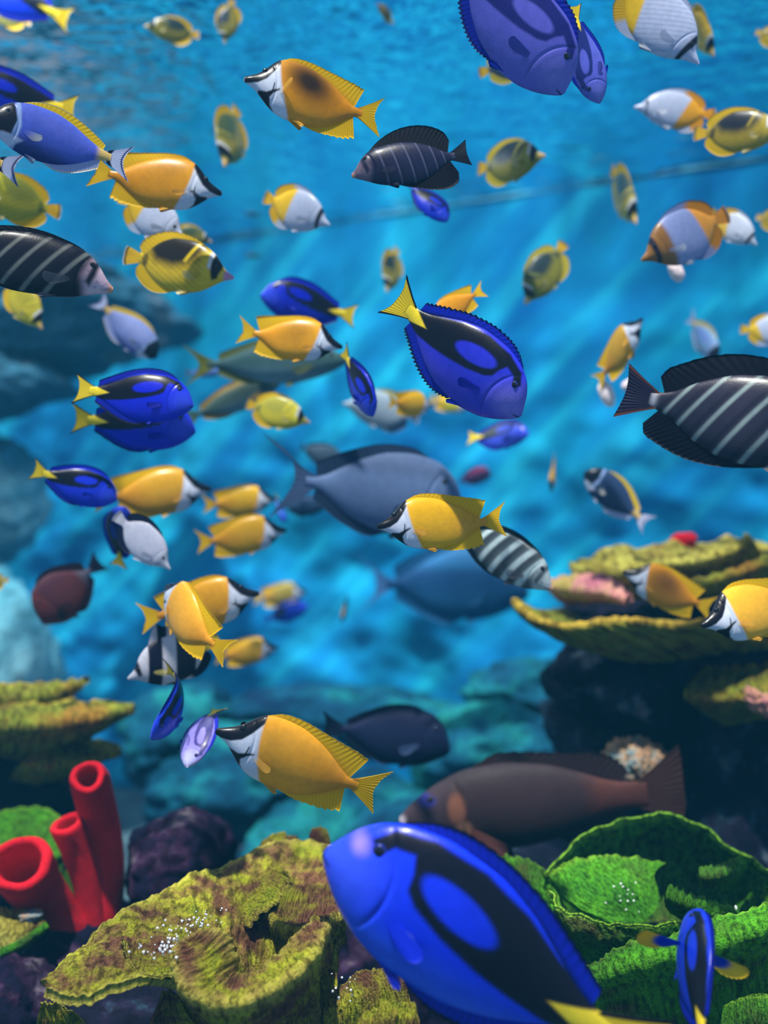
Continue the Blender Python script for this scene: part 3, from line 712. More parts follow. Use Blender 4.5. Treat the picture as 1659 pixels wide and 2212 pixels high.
def bend_pts(P, k, kt):
    """curve the spine sideways: k over the whole fish, kt over the tail half"""
    x, y, z = P[:, 0], P[:, 1], P[:, 2]
    xs = np.linspace(-0.1, 1.3, 281)
    ang = k * (xs - 0.35) + kt * np.clip(xs - 0.55, 0, None)
    dx = xs[1] - xs[0]
    cx = np.concatenate([[0], np.cumsum(np.cos((ang[1:] + ang[:-1]) / 2) * dx)])
    cyy = np.concatenate([[0], np.cumsum(np.sin((ang[1:] + ang[:-1]) / 2) * dx)])
    x0 = np.interp(0.35, xs, cx); y0 = np.interp(0.35, xs, cyy)
    a = np.interp(x, xs, ang)
    return np.stack([np.interp(x, xs, cx) - x0 + 0.35 - y*np.sin(a),
                     np.interp(x, xs, cyy) - y0 + y*np.cos(a), z], 1)

def fin_sheet(root, outer, nu, nv, th, flare=1.0, jag=0.0, njag=14, ripple=0.0012, nr=22):
    """thin two-sided fin between a root line and an outer line ((k,3) each)"""
    R = crom(root, nu); O = crom(outer, nu)
    t = np.linspace(0, 1, nu)[:, None]
    if jag:
        saw = (t[:, 0] * njag) % 1.0
        O = R + (O - R) * (1 + jag * (saw - 0.5))[:, None]
    v = np.linspace(0, 1, nv)
    P = R[:, None, :] + (O - R)[:, None, :] * v[None, :, None]
    if flare != 1.0:
        P[:, :, 2] = R[:, None, 2] + (O - R)[:, None, 2] * (v ** flare)[None, :]
    rip = ripple * np.sin(t * nr * 2 * math.pi) * v[None, :] + ripple * 1.6 * np.sin(t * 7 + 1.0) * v[None, :]**2
    P[:, :, 1] += rip
    half = th * (1 - 0.75 * v)[None, :, None]
    n = np.zeros_like(P); n[:, :, 1] = 1
    A = (P + n * half).reshape(-1, 3); B = (P - n * half).reshape(-1, 3)
    F = grid_faces(nu, nv)
    k = nu * nv
    idx = lambda i, j: i * nv + j
    rim = [idx(0, j) for j in range(nv)] + [idx(i, nv-1) for i in range(1, nu)] + \
          [idx(nu-1, j) for j in range(nv-2, -1, -1)] + [idx(i, 0) for i in range(nu-2, 0, -1)]
    rim = np.array(rim); r2 = np.roll(rim, -1)
    S = np.stack([rim, rim + k, r2 + k, r2], 1)
    F = np.concatenate([F[:, ::-1], F + k, S[:, ::-1]])
    uu = np.repeat(np.linspace(0, 1, nu), nv); vv = np.tile(v, nu)
    return np.concatenate([A, B]), F, np.tile(uu, 2), np.tile(vv, 2)

class Fish:
    def __init__(s, sp, **var):
        s.sp = dict(SPECIES[sp]); s.sp.update(var)
    def prof(s, x):
        p = s.sp
        return pchip(p['top'], x), pchip(p['bot'], x)
    def width(s, x): return pchip(s.sp['wid'], x)

def build_fish(spname, name, p_snout, p_tail, d, label, yaw=0.0, roll=0.0, bend=0.0, tbend=0.0, lod=1, group=None,
               fin=1.0, pec=None, zs=1.0, upcam=False, jagk=1.0, **var):
    f = Fish(spname, **var); p = f.sp
    # --- placement in the tank
    s0, t0 = np.array(p_snout, float), np.array(p_tail, float)
    mid = (s0 + t0) / 2
    ctr = at(mid[0], mid[1], d)
    F_ = np.array([(mid[0]-CX)/FPX, 1, (CY-mid[1])/FPX]); F_ /= np.linalg.norm(F_)
    R_ = np.cross(F_, [0, 0, 1]); R_ /= np.linalg.norm(R_)
    U_ = np.cross(R_, F_)
    dv = t0 - s0; pl = np.hypot(*dv)
    ph = math.radians(yaw)
    L = pl * d / FPX / max(math.cos(ph), 0.2) / (F_[1] ** 1.0)
    a = math.cos(ph) * (dv[0] * R_ - dv[1] * U_) / pl + math.sin(ph) * F_
    a /= np.linalg.norm(a)
    up = np.array([0, 0, 1.0]) - a[2] * a
    if upcam or np.linalg.norm(up) < 0.15: up = -F_ - (-F_ @ a) * a
    up /= np.linalg.norm(up)
    side = np.cross(up, a)
    r = math.radians(roll)
    up2 = up * math.cos(r) + side * math.sin(r)
    side = np.cross(up2, a)
    root = empty(name)
    M = Matrix(((a[0], side[0], up2[0], ctr[0]), (a[1], side[1], up2[1], ctr[1]),
                (a[2], side[2], up2[2], ctr[2]), (0, 0, 0, 1)))
    root.matrix_world = M
    tag(root, label, 'fish', group)
    fin_to = lambda P: (bend_pts(P * np.array([1, 1, zs]), bend, tbend) - np.array([0.5, 0, 0])) * L
    colfn = p['col']
    # --- body
    nx, nt = NX[lod], NT[lod]
    x1 = p['top'][-1][0]
    u = np.linspace(0, 1, nx)
    xs = x1 * (0.35*u**2 + 0.65*u)
    xs[0] = 0.0
    tp, bt = f.prof(xs); w = f.width(xs)
    th = np.linspace(0, 2*math.pi, nt, endpoint=False)
    zz = ((tp + bt)/2)[:, None] + ((tp - bt)/2)[:, None] * np.sin(th)[None, :]
    cs = np.cos(th)[None, :]
    yy = w[:, None] * np.sign(cs) * np.abs(cs) ** p.get('sq', 1.15)
    X = np.repeat(xs[:, None], nt, 1)
    P = np.stack([X, yy, zz], -1).reshape(-1, 3)
    # gill cover crease, pressed into the flank
    gx, gz, gr = p.get('gill', (0.0, 0.0, 0.13))
    ring = np.hypot(P[:, 0] - gx, (P[:, 2] - gz) * 0.8)
    back = sst(gx - 0.02, gx + 0.04, P[:, 0])
    groove = np.exp(-((ring - gr) / 0.007) ** 2) * back
    P[:, 1] *= 1 - 0.07 * groove
    P[:, 1] *= 1 + 0.03 * sst(gr, gr - 0.03, ring) * back
    rest = P.copy()
    col = colfn(P[:, 0], P[:, 2], 'body', p)
    F = grid_faces(nx, nt)
    i = np.arange(nx - 1)
    wrapf = np.stack([i*nt + nt - 1, (i+1)*nt + nt - 1, (i+1)*nt, i*nt], 1)
    F = np.concatenate([F, wrapf])
    # cap both ends with centre points
    n0 = len(P)
    P = np.concatenate([P, [[-0.004, 0, (tp[0]+bt[0])/2], [xs[-1], 0, (tp[-1]+bt[-1])/2]]])
    rest = np.concatenate([rest, P[-2:]]); col = np.concatenate([col, col[[0, n0 - 1]]])
    j = np.arange(nt); j2 = (j + 1) % nt
    tri = np.concatenate([np.stack([j, j2, np.full(nt, n0), np.full(nt, n0)], 1),
                          np.stack([(nx-1)*nt + j2, (nx-1)*nt + j, np.full(nt, n0+1), np.full(nt, n0+1)], 1)])
    V = fin_to(P)
    me_f = F[:, ::-1]
    body = mesh_mixed('body', V, me_f, tri[:, :3], MATTE if spname in ('grouper', 'surgeon', 'slender') else SKIN, root, col, rest)
    # --- median fins
    for nm, xr, outer, kw in p['fins']:
        sgn = 1 if nm.startswith('dorsal') else -1
        k = 14
        xr_s = np.linspace(xr[0], xr[1], k)
        tpz, btz = f.prof(xr_s)
        zr = (tpz - 0.018) if sgn > 0 else (btz + 0.018)
        root_l = np.stack([xr_s, 0*xr_s, zr], 1)
        o = crom(np.array([(q[0], 0, q[1]) for q in outer], float), k)
        tpo, bto = f.prof(np.clip(o[:, 0], 0, x1))
        base = tpo if sgn > 0 else bto
        fk = fin * p.get('fin', 1.0)
        if fk != 1.0:
            rb = np.where(o[:, 0] > xr[1], zr[-1] + sgn*0.018, base)
            o[:, 2] = rb + (o[:, 2] - rb) * fk
        nu, nv = {0: (20, 4), 1: (40, 6), 2: (110, 10)}[lod]
        kw = dict(kw); kw['jag'] = kw.get('jag', 0)*jagk
        Pf, Ff, uu, vv = fin_sheet(root_l, o, nu, nv, 0.006, **kw)
        c = colfn(Pf[:, 0], Pf[:, 2], nm, p, uu, vv)
        mesh_obj(nm, fin_to(Pf), Ff, FIN, root, c, Pf)
    # --- tail
    tl = p['tail']
    xt, hz = tl['x'], tl['h']
    zc0 = (p['top'][-1][1] + p['bot'][-1][1]) / 2
    k = len(tl['out'])
    rl = np.stack([np.full(k, xt), np.zeros(k), zc0 + np.linspace(-hz, hz, k)], 1)
    ol = np.array([(q[0], 0, q[1]) for q in tl['out']], float)
    nu, nv = {0: (14, 6), 1: (30, 12), 2: (70, 28)}[lod]
    Pf, Ff, uu, vv = fin_sheet(rl, ol, nu, nv, 0.007, flare=tl.get('flare', 1.15), jag=tl.get('jag', 0.02), njag=16, ripple=0.0012, nr=14)
    c = colfn(Pf[:, 0], Pf[:, 2], 'tail', p, uu, vv)
    mesh_obj('tail_fin', fin_to(Pf), Ff, FIN, root, c, Pf)
    # --- paired fins
    def side_y(x, z):
        tpx, btx = f.prof(np.array([x])); wv = f.width(np.array([x]))[0]
        h = (tpx[0] - btx[0]) / 2; m = (tpx[0] + btx[0]) / 2
        q = min(abs(z - m) / h, 0.99)
        return wv * (math.sqrt(1 - q*q)) ** p.get('sq', 1.15)
    pf = dict(p['pec'])
    if pec: pf.update(pec)
    for sg in (1, -1):
        px_, pz_, ln, sp_, dn, fl = pf['x'], pf['z'], pf['l'], pf['s'], pf['down'], pf['flare']
        y0 = side_y(px_, pz_)
        fl_r = math.radians(fl if np.isscalar(fl) else fl[0 if sg > 0 else 1])
        ang = math.radians(dn) + np.linspace(-sp_, sp_, 9)
        ln_s = ln * (1 - 0.22 * np.linspace(-1, 1, 9)**2) * (1 + 0.22*np.linspace(-1, 1, 9)*-1)
        o = np.stack([px_ + ln_s*np.cos(ang)*math.cos(fl_r), sg*(y0 + ln_s*np.cos(ang)*math.sin(fl_r)), pz_ - ln_s*np.sin(ang)], 1)
        w0 = 0.012
        rl = np.stack([np.full(9, px_ - 0.01), np.full(9, sg*(y0 - 0.006)), pz_ + np.linspace(w0, -w0, 9)], 1)
        nu, nv = {0: (9, 5), 1: (18, 8), 2: (40, 16)}[lod]
        Pf, Ff, uu, vv = fin_sheet(rl, o, nu, nv, 0.004, ripple=0.002, nr=9)
        c = colfn(Pf[:, 0], Pf[:, 2], 'pectoral', p, uu, vv)
        mesh_obj('pectoral_fin', fin_to(Pf), Ff, FIN if spname in ('tang', 'grouper') else CLEAR, root, c, Pf)
    if lod > 0 and p.get('pelvic', True):
        xv, lv = p.get('pelv', (0.28, 0.13))
        zb = f.prof(np.array([xv]))[1][0]
        for sg in (1, -1):
            rl = np.array([(xv - 0.02, sg*0.012, zb + 0.02), (xv, sg*0.013, zb + 0.018), (xv + 0.03, sg*0.012, zb + 0.016)])
            ol = np.array([(xv + lv*0.75, sg*0.03, zb - lv*0.28), (xv + lv*0.9, sg*0.03, zb - lv*0.18), (xv + lv*0.8, sg*0.025, zb - lv*0.02)])
            Pf, Ff, uu, vv = fin_sheet(rl, ol, 12, 6, 0.004, ripple=0.002, nr=5)
            c = colfn(Pf[:, 0], Pf[:, 2], 'pelvic', p, uu, vv)
            mesh_obj('pelvic_fin', fin_to(Pf), Ff, FIN, root, c, Pf)
    # --- eyes
    ex, ez, er = p['eye']
    ye = side_y(ex, ez)
    na, nb = (8, 12) if lod == 0 else (14, 24)
    for sg in (1, -1):
        la = np.linspace(0, math.pi/2, na); lo = np.linspace(0, 2*math.pi, nb, endpoint=False)
        A, B = np.meshgrid(la, lo, indexing='ij')
        r_ = er * np.sin(A)
        P0 = np.stack([ex + r_*np.cos(B), sg*(ye - er*0.30 + er*0.62*np.cos(A)), ez + r_*np.sin(B)], -1).reshape(-1, 3)
        rr = (np.sin(A)).ravel()
        c = np.repeat(lin(p.get('iris', (40, 40, 50)))[None], len(rr), 0)
        c = mixc(c, p.get('sclera', (20, 20, 30)), sst(0.72, 0.85, rr))
        fa = grid_faces(na, nb)
        i = np.arange(na - 1)
        fa = np.concatenate([fa, np.stack([i*nb + nb-1, (i+1)*nb + nb-1, (i+1)*nb, i*nb], 1)])
        if sg < 0: fa = fa[:, ::-1]
        e = mesh_obj('eye', fin_to(P0), fa, EYE, root, c)
        if lod > 0:
            r_ = er * 0.52 * np.sin(A)
            P1 = np.stack([ex + r_*np.cos(B), sg*(ye - er*0.30 + er*0.54 + er*0.16*np.cos(A)), ez + r_*np.sin(B)], -1).reshape(-1, 3)
            mesh_obj('pupil', fin_to(P1), fa, EYE, e, np.repeat(lin((5, 5, 8))[None], len(P1), 0))
    return root

def mesh_mixed(name, V, Q, T, mat, parent, col, rest):
    me = bpy.data.meshes.new(name)
    V = np.asarray(V, np.float32)
    me.vertices.add(len(V)); me.vertices.foreach_set('co', V.ravel())
    nl = Q.size + T.size
    me.loops.add(nl); me.loops.foreach_set('vertex_index', np.concatenate([Q.ravel(), T.ravel()]).astype(np.int32))
    me.polygons.add(len(Q) + len(T))
    ls = np.concatenate([np.arange(len(Q))*4, Q.size + np.arange(len(T))*3]).astype(np.int32)
    me.polygons.foreach_set('loop_start', ls)
    me.polygons.foreach_set('use_smooth', np.ones(len(ls), bool))
    me.update(calc_edges=True)
    a = me.attributes.new('col', 'FLOAT_COLOR', 'POINT')
    c4 = np.ones((len(V), 4), np.float32); c4[:, :3] = col
    a.data.foreach_set('color', c4.ravel())
    a = me.attributes.new('rest', 'FLOAT_VECTOR', 'POINT')
    a.data.foreach_set('vector', np.asarray(rest, np.float32).ravel())
    me.materials.append(mat)
    o = bpy.data.objects.new(name, me); C.objects.link(o)
    if parent is not None: o.parent = parent
    return o

# ------------------------------------------------------------------ colouring of the species
def flat(n, c): return np.repeat(lin(c)[None], n, 0)

def rays(col, uu, n, amt):
    return col * (1 - amt * (0.5 + 0.5*np.sin(uu * n * 2*math.pi)))[:, None]

def col_tang(x, z, part, p, uu=None, vv=None):
    blue, blk, yel = p.get('blue', (22, 46, 224)), p.get('black', (7, 8, 26)), p.get('yellow', (252, 222, 48))
    n = len(x)
    if part == 'body':
        c = flat(n, blue)
        c = mixc(c, p.get('pale', (60, 84, 236)), 0.85*ell(x, z, 0.06, -0.0, 0.11, 0.10, 0, 0.9))
        c = mixc(c, p.get('belly', blue), sst(-.02, -.16, z))
        for (cx_, cz_, rx_, rz_, cc) in p.get('spots', ()): c = mixc(c, cc, ell(x, z, cx_, cz_, rx_, rz_, 0, .95))
        b = pm(x, z, [(.095,.118),(.14,.172),(.25,.206),(.40,.205),(.55,.165),(.68,.10),(.80,.06),(.9,.06),(.9,-.06),(.80,-.06),
                      (.72,-.062),(.6,-.05),(.5,-.032),(.38,-.002),(.28,.036),(.243,.065),(.235,.11),(.215,.15),(.16,.135),(.13,.095)], 0.007)
        b = b * (1 - ell(x, z, .385, .088, .125, .047, -0.23, 0.14))
        c = mixc(c, blk, b)
        y = 1 - sst(-0.006, 0.006, np.abs(z - 0.0) - (x - 0.70)*0.34)
        c = mixc(c, yel, y)
        c = mixc(c, (8, 10, 70), np.exp(-((np.hypot(x - 0.0, (z)*0.8) - .2)/.006)**2) * sst(.02, -.02, z + .0) * 0.3 * sst(-.13, -.1, z))
        c = mixc(c, (8, 10, 60), pm(x, z, [(0,-.012),(.03,-.02),(.032,-.026),(0,-.02)], .004))
        return c
    if part == 'dorsal_fin':
        c = flat(n, (20, 40, 205)); c = mixc(c, blk, sst(0.82, 0.93, vv)); c = mixc(c, blk, 0.8*sst(0.45, 0.2, vv))
        return rays(c, uu, 26, 0.2)
    if part == 'anal_fin':
        c = flat(n, (26, 44, 200)); c = mixc(c, blk, sst(0.72, 0.9, vv)); return rays(c, uu, 24, 0.25)
    if part == 'tail':
        c = flat(n, yel); e = np.abs(uu - 0.5)*2
        c = mixc(c, blk, sst(0.80, 0.90, e)); return rays(c, uu, 14, 0.12)
    if part == 'pectoral':
        c = flat(n, blue); c = mixc(c, yel, p.get('ptip', 0.0)*sst(0.55, 0.7, vv)); return rays(c, uu, 9, 0.25)
    return flat(n, (20, 40, 190))

def col_fox(x, z, part, p, uu=None, vv=None):
    yel = p.get('yellow', (244, 172, 24)); yf = p.get('finyel', (252, 206, 20))
    n = len(x)
    wh, bk = p.get('white', (214, 222, 240)), (9, 9, 22)
    if part == 'body':
        c = flat(n, yel)
        c = mixc(c, (206, 128, 20), 0.55*sst(0.45, 0.75, x) * sst(0.2, 0.0, np.abs(z + .03)))
        bl = p.get('blotch', 0)
        if bl: c = mixc(c, (24, 18, 14), bl*ell(x, z, .44, .06, .17, .115, -0.3, 0.8))
        xb = .225 + .11*np.clip((.18 - z)/.4, 0, 1) - 0.03*np.sin(np.clip((.18 - z)/.4, 0, 1)*math.pi)
        c = mixc(c, wh, sst(0.012, -0.012, x - xb))
        c = mixc(c, bk, pm(x, z, [(-.02,.04),(.06,.075),(.1,.11),(.2,.23),(.24,.22),(.232,.14),(.19,.075),(.145,.02),(.09,-.012),(.04,-.02),(-.02,-.02)], 0.006))
        c = mixc(c, bk, pm(x, z, [(.10,-.055),(.15,-.062),(.2,-.04),(.235,-.03),(.238,-.038),(.2,-.06),(.175,-.09),(.185,-.13),(.225,-.175),(.33,-.22),(.25,-.26),(.12,-.2),(.08,-.09)], 0.006))
        c = mixc(c, bk, pm(x, z, [(.185,-.05),(.195,-.05),(.2,.0),(.193,.0)], 0.004))
        return c
    if part == 'dorsal_fin' or part == 'anal_fin':
        c = flat(n, yf); c = mixc(c, (234, 160, 24), sst(.4, 0.0, vv)*0.7)
        c = mixc(c, (190, 110, 20), 0.5*sst(0.5, 0.1, uu)*sst(.9, .3, vv))
        return rays(c, uu, 20, 0.14)
    if part == 'tail':
        c = flat(n, yf); c = mixc(c, (214, 130, 20), sst(.35, 0.0, vv)*0.8); return rays(c, uu, 16, 0.15)
    if part == 'pectoral':
        return rays(mixc(flat(n, (244, 184, 70)), (228, 218, 200), sst(.35, .1, vv)), uu, 9, 0.2)
    return rays(flat(n, (236, 180, 60)), uu, 6, 0.2)

def col_sail(x, z, part, p, uu=None, vv=None):
    n = len(x)
    dk, st = p.get('dark', (26, 28, 44)), p.get('stripe', (150, 158, 152))
    if part == 'body':
        c = flat(n, dk)
        sl = p.get('lean', 0.12)
        xx = x + sl*(z) + 0.25*z*z
        wd = p.get('sw', 0.011)
        for x0 in p.get('bars', (.27, .38, .49, .60, .70, .78)):
            k = wd * (1.25 - 0.5*(x0))
            c = mixc(c, st, np.exp(-((xx - x0)/k)**4) * p.get('sa', 0.9) * sst(.24, .15, np.abs(z)))
            c = mixc(c, (8, 10, 30), 0.5*np.exp(-((xx - x0 - 3.0*k)/k)**2) * sst(.24, .15, np.abs(z)))
        hd = sst(.20, .13, x + 0.25*np.abs(z - .03))
        c = mixc(c, p.get('face', (206, 178, 190)), hd*p.get('fa', 0.9))
        c = mixc(c, (90, 80, 110), 0.35*hd*sst(.1, .6, np.sin(x*67 + 3*np.sin(z*41))*np.sin(z*83 + 2*np.sin(x*37))))
        c = mixc(c, dk, hd*pm(x, z, [(.09,.2),(.12,.2),(.15,.0),(.12,-.02),(.1,.05)], .015))
        c = mixc(c, (226, 160, 130), p.get('fa', .9)*sst(.035, .01, x))
        c = mixc(c, (190, 190, 200), p.get('ped', 0.5)*np.exp(-((x - .86)/.014)**2))
        return c
    if part in ('dorsal_fin', 'anal_fin'):
        c = flat(n, p.get('findark', (14, 16, 34)))
        return rays(c, uu, 22, 0.25)
    if part == 'tail':
        c = flat(n, p.get('taild', (22, 24, 44))); c = mixc(c, p.get('tailo', (22, 24, 44)), sst(.3, .05, vv) * 0.9); 
        c = mixc(c, p.get('tailo', (22, 24, 44)), sst(.75, .98, np.abs(uu - .5)*2)*0.6)
        return rays(c, uu, 14, 0.15)
    return rays(flat(n, p.get('pecc', (120, 120, 130))), uu, 8, 0.2)

def col_powder(x, z, part, p, uu=None, vv=None):
    n = len(x)
    body, yel = p.get('blue', (84, 104, 216)), (250, 214, 30)
    if part == 'body':
        c = flat(n, body)
        c = mixc(c, p.get('belly', (22, 26, 90)), 0.85*sst(-.05, -.17, z + 0.15*(x - .4)))
        c = mixc(c, p.get('mid', (110, 120, 220)), 0.5*ell(x, z, .45, .07, .22, .06, -.2, .8))
        c = mixc(c, (150, 176, 226), sst(.225, .205, x + .15*np.abs(z))*sst(.15, .17, x))
        c = mixc(c, (12, 14, 34), sst(.19, .175, x + .25*np.abs(z - .03)))
        c = mixc(c, (206, 214, 240), pm(x, z, [(.06,-.075),(.1,-.07),(.2,-.085),(.24,-.10),(.16,-.16),(.09,-.15)], .012))
        c = mixc(c, (226, 190, 110), sst(.74, .80, x))
        return c
    if part == 'dorsal_fin':
        c = flat(n, yel); c = mixc(c, (240, 240, 250), sst(.9, .97, vv)); return rays(c, uu, 24, 0.15)
    if part == 'anal_fin':
        c = flat(n, (190, 200, 245)); c = mixc(c, (250, 240, 220), sst(.8, .95, vv)); return rays(c, uu, 20, 0.12)
    if part == 'tail':
        c = flat(n, (214, 220, 248)); c = mixc(c, (10, 12, 40), sst(.42, .36, vv)*sst(.15, .22, vv)); c = mixc(c, (226, 190, 110), sst(.15, .1, vv))
        c = mixc(c, (30, 40, 120), sst(.86, .9, vv)*sst(.97, .94, vv)); return c
    if part == 'pectoral': return rays(mixc(flat(n, body), (190, 196, 190), sst(.2, .9, vv)), uu, 8, .2)
    return flat(n, (200, 205, 235))

def col_racoon(x, z, part, p, uu=None, vv=None):
    n = len(x)
    yel, dk = p.get('yellow', (232, 200, 40)), p.get('dark', (38, 36, 30))
    if part == 'body':
        c = flat(n, yel)
        ln = 0.5 + 0.5*np.sin((z*0.86 - x*0.5)*150)
        c = mixc(c, p.get('lines', (170, 130, 20)), 0.45*ln*sst(.22, .3, x))
        c = mixc(c, dk, p.get('da', 1.0)*pm(x, z, [(.22,.32),(.31,.09),(.38,.02),(.52,-.02),(.70,.0),(.79,.09),(.72,.32)], 0.065))
        c = mixc(c, yel, 0.9*pm(x, z, [(.30,.26),(.33,.26),(.43,.05),(.40,.04)], .012))
        c = mixc(c, dk, 0.8*ell(x, z, .79, .0, .03, .07, 0, .5))
        c = mixc(c, (236, 236, 240), pm(x, z, [(.185,.22),(.225,.25),(.215,.04),(.18,.02)], .014))
        c = mixc(c, (18, 16, 22), pm(x, z, [(.115,.16),(.19,.19),(.185,.03),(.165,-.06),(.125,-.04),(.10,.04)], .012))
        c = mixc(c, p.get('nosec', (236, 190, 120)), sst(.09, .06, x))
        return c
    if part in ('dorsal_fin', 'anal_fin'):
        c = flat(n, p.get('finc', (246, 206, 40))); c = mixc(c, (40, 30, 10), 0.5*sst(.86, .92, vv)*sst(.99, .96, vv)); c = mixc(c, yel, sst(.3, 0, vv)); return rays(c, uu, 18, .15)
    if part == 'tail':
        c = flat(n, (244, 200, 50)); c = mixc(c, (60, 40, 20), sst(.8, .85, vv)*sst(.95, .9, vv)); c = mixc(c, (235, 235, 240), sst(.93, .97, vv)); return c
    return rays(mixc(flat(n, yel), (236, 226, 170), sst(.3, 1, vv)), uu, 7, .2)

def col_thread(x, z, part, p, uu=None, vv=None):
    n = len(x)
    wh, yel = p.get('white', (208, 218, 244)), p.get('yellow', (248, 200, 36))
    if part == 'body':
        c = flat(n, wh)
        l1 = np.exp(-(((z*0.8 + x*0.6)*p.get('nl', 22)) % 1.0 - .5)**2/.012)
        c = mixc(c, p.get('line', (128, 140, 190)), p.get('la', 0.6)*l1*sst(.2, .26, x)*sst(.72, .62, x))
        rear = sst(-.02, .02, x - p.get('yx', .60) + 0.55*(-z) * p.get('yz', 1.0))
        c = mixc(c, yel, rear*p.get('ya', 1.0))
        c = mixc(c, p.get('saddle', yel), pm(x, z, [(.4,.3),(.48,.1),(.62,.02),(.76,.05),(.78,.3)], .03)*p.get('sadl', 0))
        fr = p.get('front')
        if fr: c = mixc(c, fr, sst(.34, .28, x))
        c = mixc(c, p.get('mask', (20, 20, 40)), p.get('ma', 1)*pm(x, z, [(.13,.19),(.175,.21),(.17,.0),(.165,-.13),(.135,-.10),(.12,.03)], .01))
        return c
    if part in ('dorsal_fin', 'anal_fin'):
        fc = p.get('finc', yel) if part == 'dorsal_fin' else p.get('finc2', p.get('finc', yel))
        c = mixc(flat(n, wh), fc, sst(p.get('fy', .45), p.get('fy', .45) + .15, uu))
        c = mixc(c, (30, 30, 50), .6*sst(.88, .93, vv)); return rays(c, uu, 18, .12)
    if part == 'tail':
        c = flat(n, p.get('tailc', yel)); c = mixc(c, (40, 40, 50), sst(.75, .8, vv)*sst(.92, .88, vv)); c = mixc(c, (220, 225, 240), sst(.9, .95, vv)); return c
    return rays(mixc(flat(n, wh), (226, 230, 244), vv), uu, 7, .2)

def col_plain(x, z, part, p, uu=None, vv=None):
    n = len(x)
    b = p.get('base', (90, 116, 160)); bel = p.get('belly', b); fn = p.get('finc', b)
    if part == 'body':
        c = flat(n, b)
        c = mixc(c, bel, sst(.02, -.14, z))
        c = mixc(c, p.get('back', b), sst(.06, .14, z))
        q = p.get('face')
        if q: c = mixc(c, q, sst(.24, .12, x)*0.8)
        q = p.get('ped')
        if q: c = mixc(c, q, sst(.62, .72, x)*0.7)
        q = p.get('speck')
        if q:
            s_ = np.sin(x*190 + 3*np.sin(z*60))*np.sin(z*210 + 2*np.sin(x*70))
            c = mixc(c, q, 0.5*sst(.55, .9, s_))
        q = p.get('lip')
        if q: c = mixc(c, q, sst(.03, .012, x)*sst(.03, -.0, np.abs(z + .02)))
        q = p.get('spot')
        if q:
            for (cx_, cz_, rx_, rz_, cc) in q: c = mixc(c, cc, ell(x, z, cx_, cz_, rx_, rz_, 0, .4))
        return c
    if part == 'tail': return rays(flat(n, p.get('tailc', fn)), uu, 14, .15)
    if part == 'pectoral': return rays(flat(n, p.get('pecc', fn)), uu, 8, .2)
    c = flat(n, fn)
    q = p.get('dorsc')
    if q and part == 'dorsal_fin': c = flat(n, q)
    return rays(c, uu, 22, .2)

def col_banner(x, z, part, p, uu=None, vv=None):
    n = len(x)
    wh, bk = (206, 204, 216), (12, 14, 40)
    if part == 'body':
        c = flat(n, wh)
        xx = x - 0.35*z
        c = mixc(c, bk, sst(.2, .22, xx)*sst(.37, .35, xx))
        c = mixc(c, bk, sst(.5, .52, xx)*sst(.74, .72, xx))
        c = mixc(c, bk, pm(x, z, [(.08,.12),(.15,.15),(.14,-.02),(.10,-.02)], .012))
        c = mixc(c, (240, 205, 60), sst(.8, .84, x))
        return c
    if part == 'dorsal_fin':
        c = flat(n, wh); c = mixc(c, bk, sst(.2, .24, uu)*sst(.42, .38, uu)); c = mixc(c, (244, 214, 70), sst(.75, .85, uu)); return rays(c, uu, 18, .15)
    if part == 'anal_fin': return rays(mixc(flat(n, bk), wh, sst(.35, .2, uu)), uu, 18, .15)
    if part == 'tail': return rays(flat(n, (248, 214, 60)), uu, 12, .15)
    return flat(n, (230, 215, 120)) if part == 'pectoral' else flat(n, bk)

TANG_TOP = [(0,.012),(.02,.052),(.05,.105),(.1,.158),(.18,.2),(.3,.222),(.42,.215),(.55,.175),(.66,.115),(.75,.065),(.82,.042),(.87,.036)]
TANG_BOT = [(0,-.02),(.02,-.045),(.06,-.085),(.12,-.13),(.2,-.17),(.32,-.195),(.45,-.19),(.58,-.155),(.68,-.105),(.76,-.06),(.82,-.042),(.87,-.036)]
TANG_WID = [(0,.006),(.02,.024),(.06,.044),(.14,.062),(.27,.072),(.45,.062),(.62,.038),(.75,.022),(.82,.014),(.87,.009)]
DISC_TOP = [(0,.012),(.03,.026),(.08,.05),(.13,.1),(.2,.165),(.3,.215),(.42,.238),(.55,.232),(.66,.19),(.75,.12),(.81,.06),(.86,.045)]
DISC_BOT = [(0,-.012),(.03,-.024),(.08,-.045),(.14,-.085),(.22,-.145),(.33,-.195),(.46,-.215),(.58,-.205),(.68,-.165),(.76,-.105),(.81,-.055),(.86,-.043)]
DISC_WID = [(0,.005),(.03,.016),(.08,.028),(.16,.05),(.3,.066),(.46,.06),(.62,.042),(.76,.022),(.82,.013),(.86,.008)]
DISC_FINS = [('dorsal_fin', (.30, .83), [(.30,.218),(.4,.262),(.52,.282),(.64,.275),(.75,.235),(.84,.17),(.87,.10)], dict(jag=.12, njag=12)),
             ('anal_fin', (.50, .83), [(.48,-.215),(.58,-.25),(.68,-.255),(.77,-.22),(.85,-.15),(.865,-.09)], dict(jag=.03))]
DISC_TAIL = dict(x=.845, h=.040, out=[(.985,-.085),(1.0,-.04),(1.0,0),(1.0,.04),(.985,.085)], flare=1.0)

